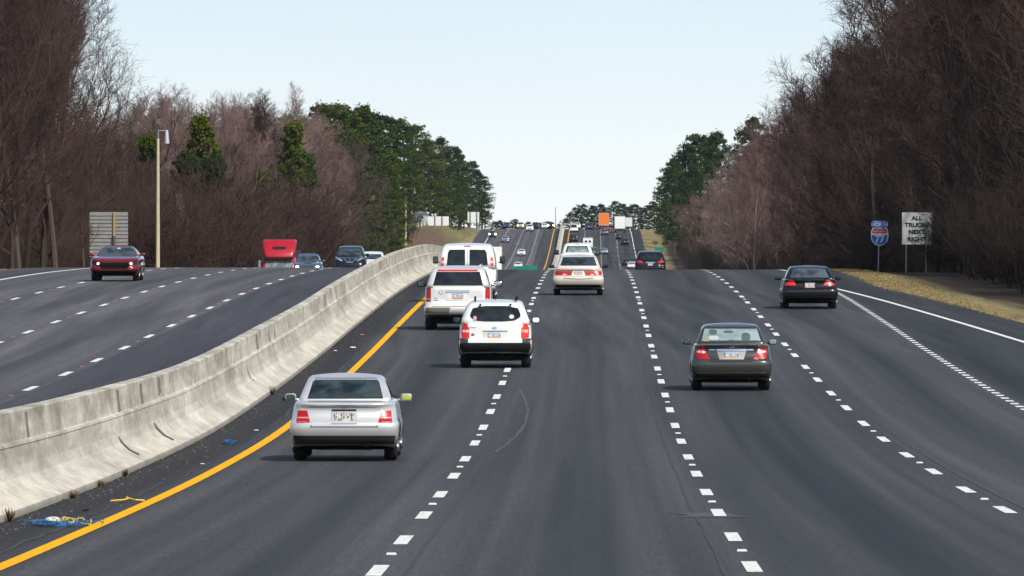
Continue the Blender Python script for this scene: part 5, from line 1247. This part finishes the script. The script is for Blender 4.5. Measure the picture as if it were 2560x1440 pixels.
# ------------------------------------------------------------------ litter, weeds and reflectors on the carriageway
M_ROPEB = simple('blue_strapping', (.02, .14, .33), .5); M_ROPEY = simple('yellow_strapping', (.72, .45, .03), .5); M_RAG = simple('white_rag', (.68, .66, .6), .8)
def tangle(mb, rnd, cx_, cy_, rx, ry, n, r_, hz_):
    for i in range(n):
        a0 = rnd.uniform(0, 6.28); pts = []
        ox, oy = cx_+rnd.gauss(0, rx*.35), cy_+rnd.gauss(0, ry*.35); q = rnd.uniform(.3, 1.0)
        for j in range(9):
            a = a0+j*.65; pts.append((ox+rx*q*math.cos(a)*rnd.uniform(.7, 1.2), oy+ry*q*math.sin(a)*rnd.uniform(.7, 1.2), rnd.uniform(.01, hz_)))
        mb.poly_tube(pts, [r_]*9, 4)
rnd = random.Random(9)
root = empty('strap_tangle', P(108.5, at_px(148, 108.5), .004)); tag(root, 'tangle of blue and yellow plastic strapping on the shoulder by the barrier', 'litter')
m = MB(); tangle(m, rnd, 0, 0, .36, .85, 22, .006, .07); m.build('blue_strap', M_ROPEB, root); m = MB(); tangle(m, rnd, .12, .2, .26, .6, 6, .006, .09); m.build('yellow_strap', M_ROPEY, root); m = MB(); sbox(m, (-.08, .1, .05), (.2, .45, .09), .9); m.build('white_rag', M_RAG, root, True)
root = empty('strap_piece', P(121, at_px(318, 121), .004)); tag(root, 'single yellow strap lying on the shoulder beyond the tangle', 'litter'); m = MB(); m.poly_tube([(-.22, -.1, .02), (-.05, .05, .03), (.02, .12, .05), (.1, .05, .03), (.22, .1, .02)], [.012]*5, 5); m.poly_tube([(.0, .1, .04), (-.02, .4, .06)], [.01]*2, 4); m.build('strap', M_ROPEY, root)
root = empty('strap_piece', P(162, at_px(573, 162), .004)); tag(root, 'small blue tangle of strapping at the foot of the barrier', 'litter'); m = MB(); tangle(m, rnd, 0, 0, .14, .6, 9, .008, .06); m.build('strap', M_ROPEB, root)
for px, Y, s_, mt, lab in ((716, 196, .16, M_BLK, 'dark scrap of rubber on the shoulder near the silver sedan'), (880, 246, .14, M_RAG, 'white scrap on the shoulder by the yellow line'), (640, 172, .06, M_RAG, 'pale crumb of litter on the shoulder halfway along'), (213, 116, .06, M_BLK, 'dark scrap on the shoulder above the strapping tangle'), (840, 243, .08, M_RAG, 'pale scrap close to the barrier foot far along the shoulder'), (905, 262, .07, M_AMB, 'orange scrap far along the shoulder'), (505, 146, .05, M_RAG, 'tiny white scrap on the shoulder under the crack')):
    m = MB(); rr = random.Random(int(px)); 
    for q in range(4): sbox(m, (rr.uniform(-s_, s_)*.5, rr.uniform(-s_, s_)*2, s_*.2), (s_*rr.uniform(.4, 1), s_*rr.uniform(1.5, 3), s_*.35), .8)
    o = m.build('litter_scrap', mt, None, True); o.location = P(Y, at_px(px, Y), .004); tag(o, lab, 'litter')
for px, Y, h_, lab in ((20, 106, .15, 'dry brown weed at the barrier foot in the bottom left corner'), (128, 110.5, .17, 'dry brown weed at the barrier foot behind the strapping'), (288, 124, .10, 'small dry weed where the shoulder joint meets the barrier'), (322, 131, .10, 'low dry weed at the barrier foot before the crack'), (355, 138, .12, 'thin dry weed in the barrier joint below the crack'), (735, 201, .2, 'green tuft at the barrier foot far along')):
    m = MB(); rr = random.Random(int(px)+5)
    for q in range(46):
        a = rr.uniform(0, 6.28); e = Vector((math.cos(a)*rr.uniform(.02, .1), math.sin(a)*rr.uniform(.1, .5), h_*rr.uniform(.4, 1))); m.tube((e.x*.2, e.y*.2, -.02), e, .006, .003, 3, False)
    o = m.build('weed', simple('dry_weed', (.20, .12, .06), .9) if px != 735 else simple('green_weed', (.08, .11, .03), .9)); o.location = P(Y, -4.93, .004); tag(o, lab, 'weed')
# raised reflectors between the dashes
m = MB(); m.add([(-.055, -.10, 0), (.055, -.10, 0), (.055, .10, 0), (-.055, .10, 0), (-.045, -.05, .02), (.045, -.05, .02), (.045, .05, .02), (-.045, .05, .02)], [(4, 5, 6, 7), (0, 1, 5, 4), (1, 2, 6, 5), (2, 3, 7, 6), (3, 0, 4, 7)])
rme = m.mesh('reflector'); rme.materials.append(simple('white_reflector', (.62, .6, .56), .4)); rme2 = rme.copy(); rme2.materials.clear(); rme2.materials.append(simple('red_reflector', (.36, .10, .10), .4))
for (off, ph, nm) in ((0, 95.3, 'left'), (3.66, 96.7, 'middle'), (7.32, 98.3, 'right')):
    Y = ph
    while Y < 330:
        o = inst('road_reflector', rme); o.location = P(Y, off, .004); tag(o, 'small white raised reflector between the dashes of the %s dashed line' % nm, 'reflector', 'reflectors of the %s dashed line' % nm); Y += 24.4
for (off, ph, nm) in ((-10.3, 209, 'inner'), (-14.0, 268.2, 'middle'), (-17.65, 320.3, 'outer')):
    Y = ph-13.5*5
    while Y < 400:
        if Y > 150: o = inst('road_reflector', rme2); o.location = P(Y, Lo(off, Y), LEFT_UP+.004); tag(o, 'small red raised reflector along the %s dashed line of the oncoming lanes' % nm, 'reflector', 'red reflectors of the %s oncoming dashed line' % nm)
        Y += 27.0

# dry grass on the verges and grit along the barrier foot: nobody could count them
def tufts(name, label, cat, spots, mat, hmin, hmax, nb, seed, wide):
    rr = random.Random(seed); m = MB()
    for p in spots:
        for q in range(nb):
            a = rr.uniform(0, 6.28); b = p+Vector((rr.gauss(0, wide), rr.gauss(0, wide*2), -.02)); h = rr.uniform(hmin, hmax); l = Vector((math.cos(a), math.sin(a), 0))*h*rr.uniform(.2, .8); s_ = Vector((-math.sin(a), math.cos(a), 0))*rr.uniform(.008, .02)
            m.add([b-s_, b+s_, b+l+Vector((0, 0, h))], [(0, 1, 2)])
    o = m.build(name, mat); tag(o, label, cat, kind='stuff')
rr = random.Random(21)
M_DRY = ground_tuft = simple('dry_grass', (.27, .205, .095), .9, spec=.1, var=.35, scale=.8)
sp = []
for i in range(5200):
    Y = 235+(rr.random()**1.1)*290; o_ = shoulder_r(Y)+rr.uniform(-.12, 2.6)*rr.random(); sp.append(G(Y, o_))
tufts('dry_grass', 'dry straw coloured grass along the right verge', 'grass', sp, M_DRY, .03, .085, 5, 1, .07)
sp = []
for i in range(1800):
    Y = 420+rr.random()*260; sp.append(G(Y, -24.5-rr.uniform(0, 5)*rr.random()))
tufts('dry_grass', 'dry straw coloured grass along the left verge', 'grass', sp, M_DRY, .03, .10, 5, 2, .09)
m = MB()
for i in range(900):
    Y = 95+rr.random()**1.3*230; p = P(Y, -4.97+abs(rr.gauss(0, .32)), .006); s_ = rr.uniform(.008, .028); m.box((p.x, p.y, p.z+s_*.3), (s_, s_*rr.uniform(1, 4), s_*.7))
o = m.build('grit', simple('grit_and_dirt', (.10, .085, .07), .9, var=.6, scale=2.0)); tag(o, 'grit and dirt gathered along the barrier foot', 'grit', kind='stuff')

# ------------------------------------------------------------------ the air
hz = MB(); hz.box((0, 1870, 21), (3300, 4400, 88)); hzo = hz.build('haze'); tag(hzo, kind='stuff')
hm = bpy.data.materials.new('haze_air'); hm.use_nodes = True; ht = hm.node_tree
for n in list(ht.nodes): ht.nodes.remove(n)
ho = ht.nodes.new('ShaderNodeOutputMaterial'); hv = ht.nodes.new('ShaderNodeVolumePrincipled')
hv.inputs['Color'].default_value = (0.86, 0.92, 1.0, 1); hv.inputs['Density'].default_value = 0.00002; hv.inputs['Anisotropy'].default_value = 0.2
ht.links.new(hv.outputs[0], ho.inputs['Volume']); hzo.data.materials.append(hm)
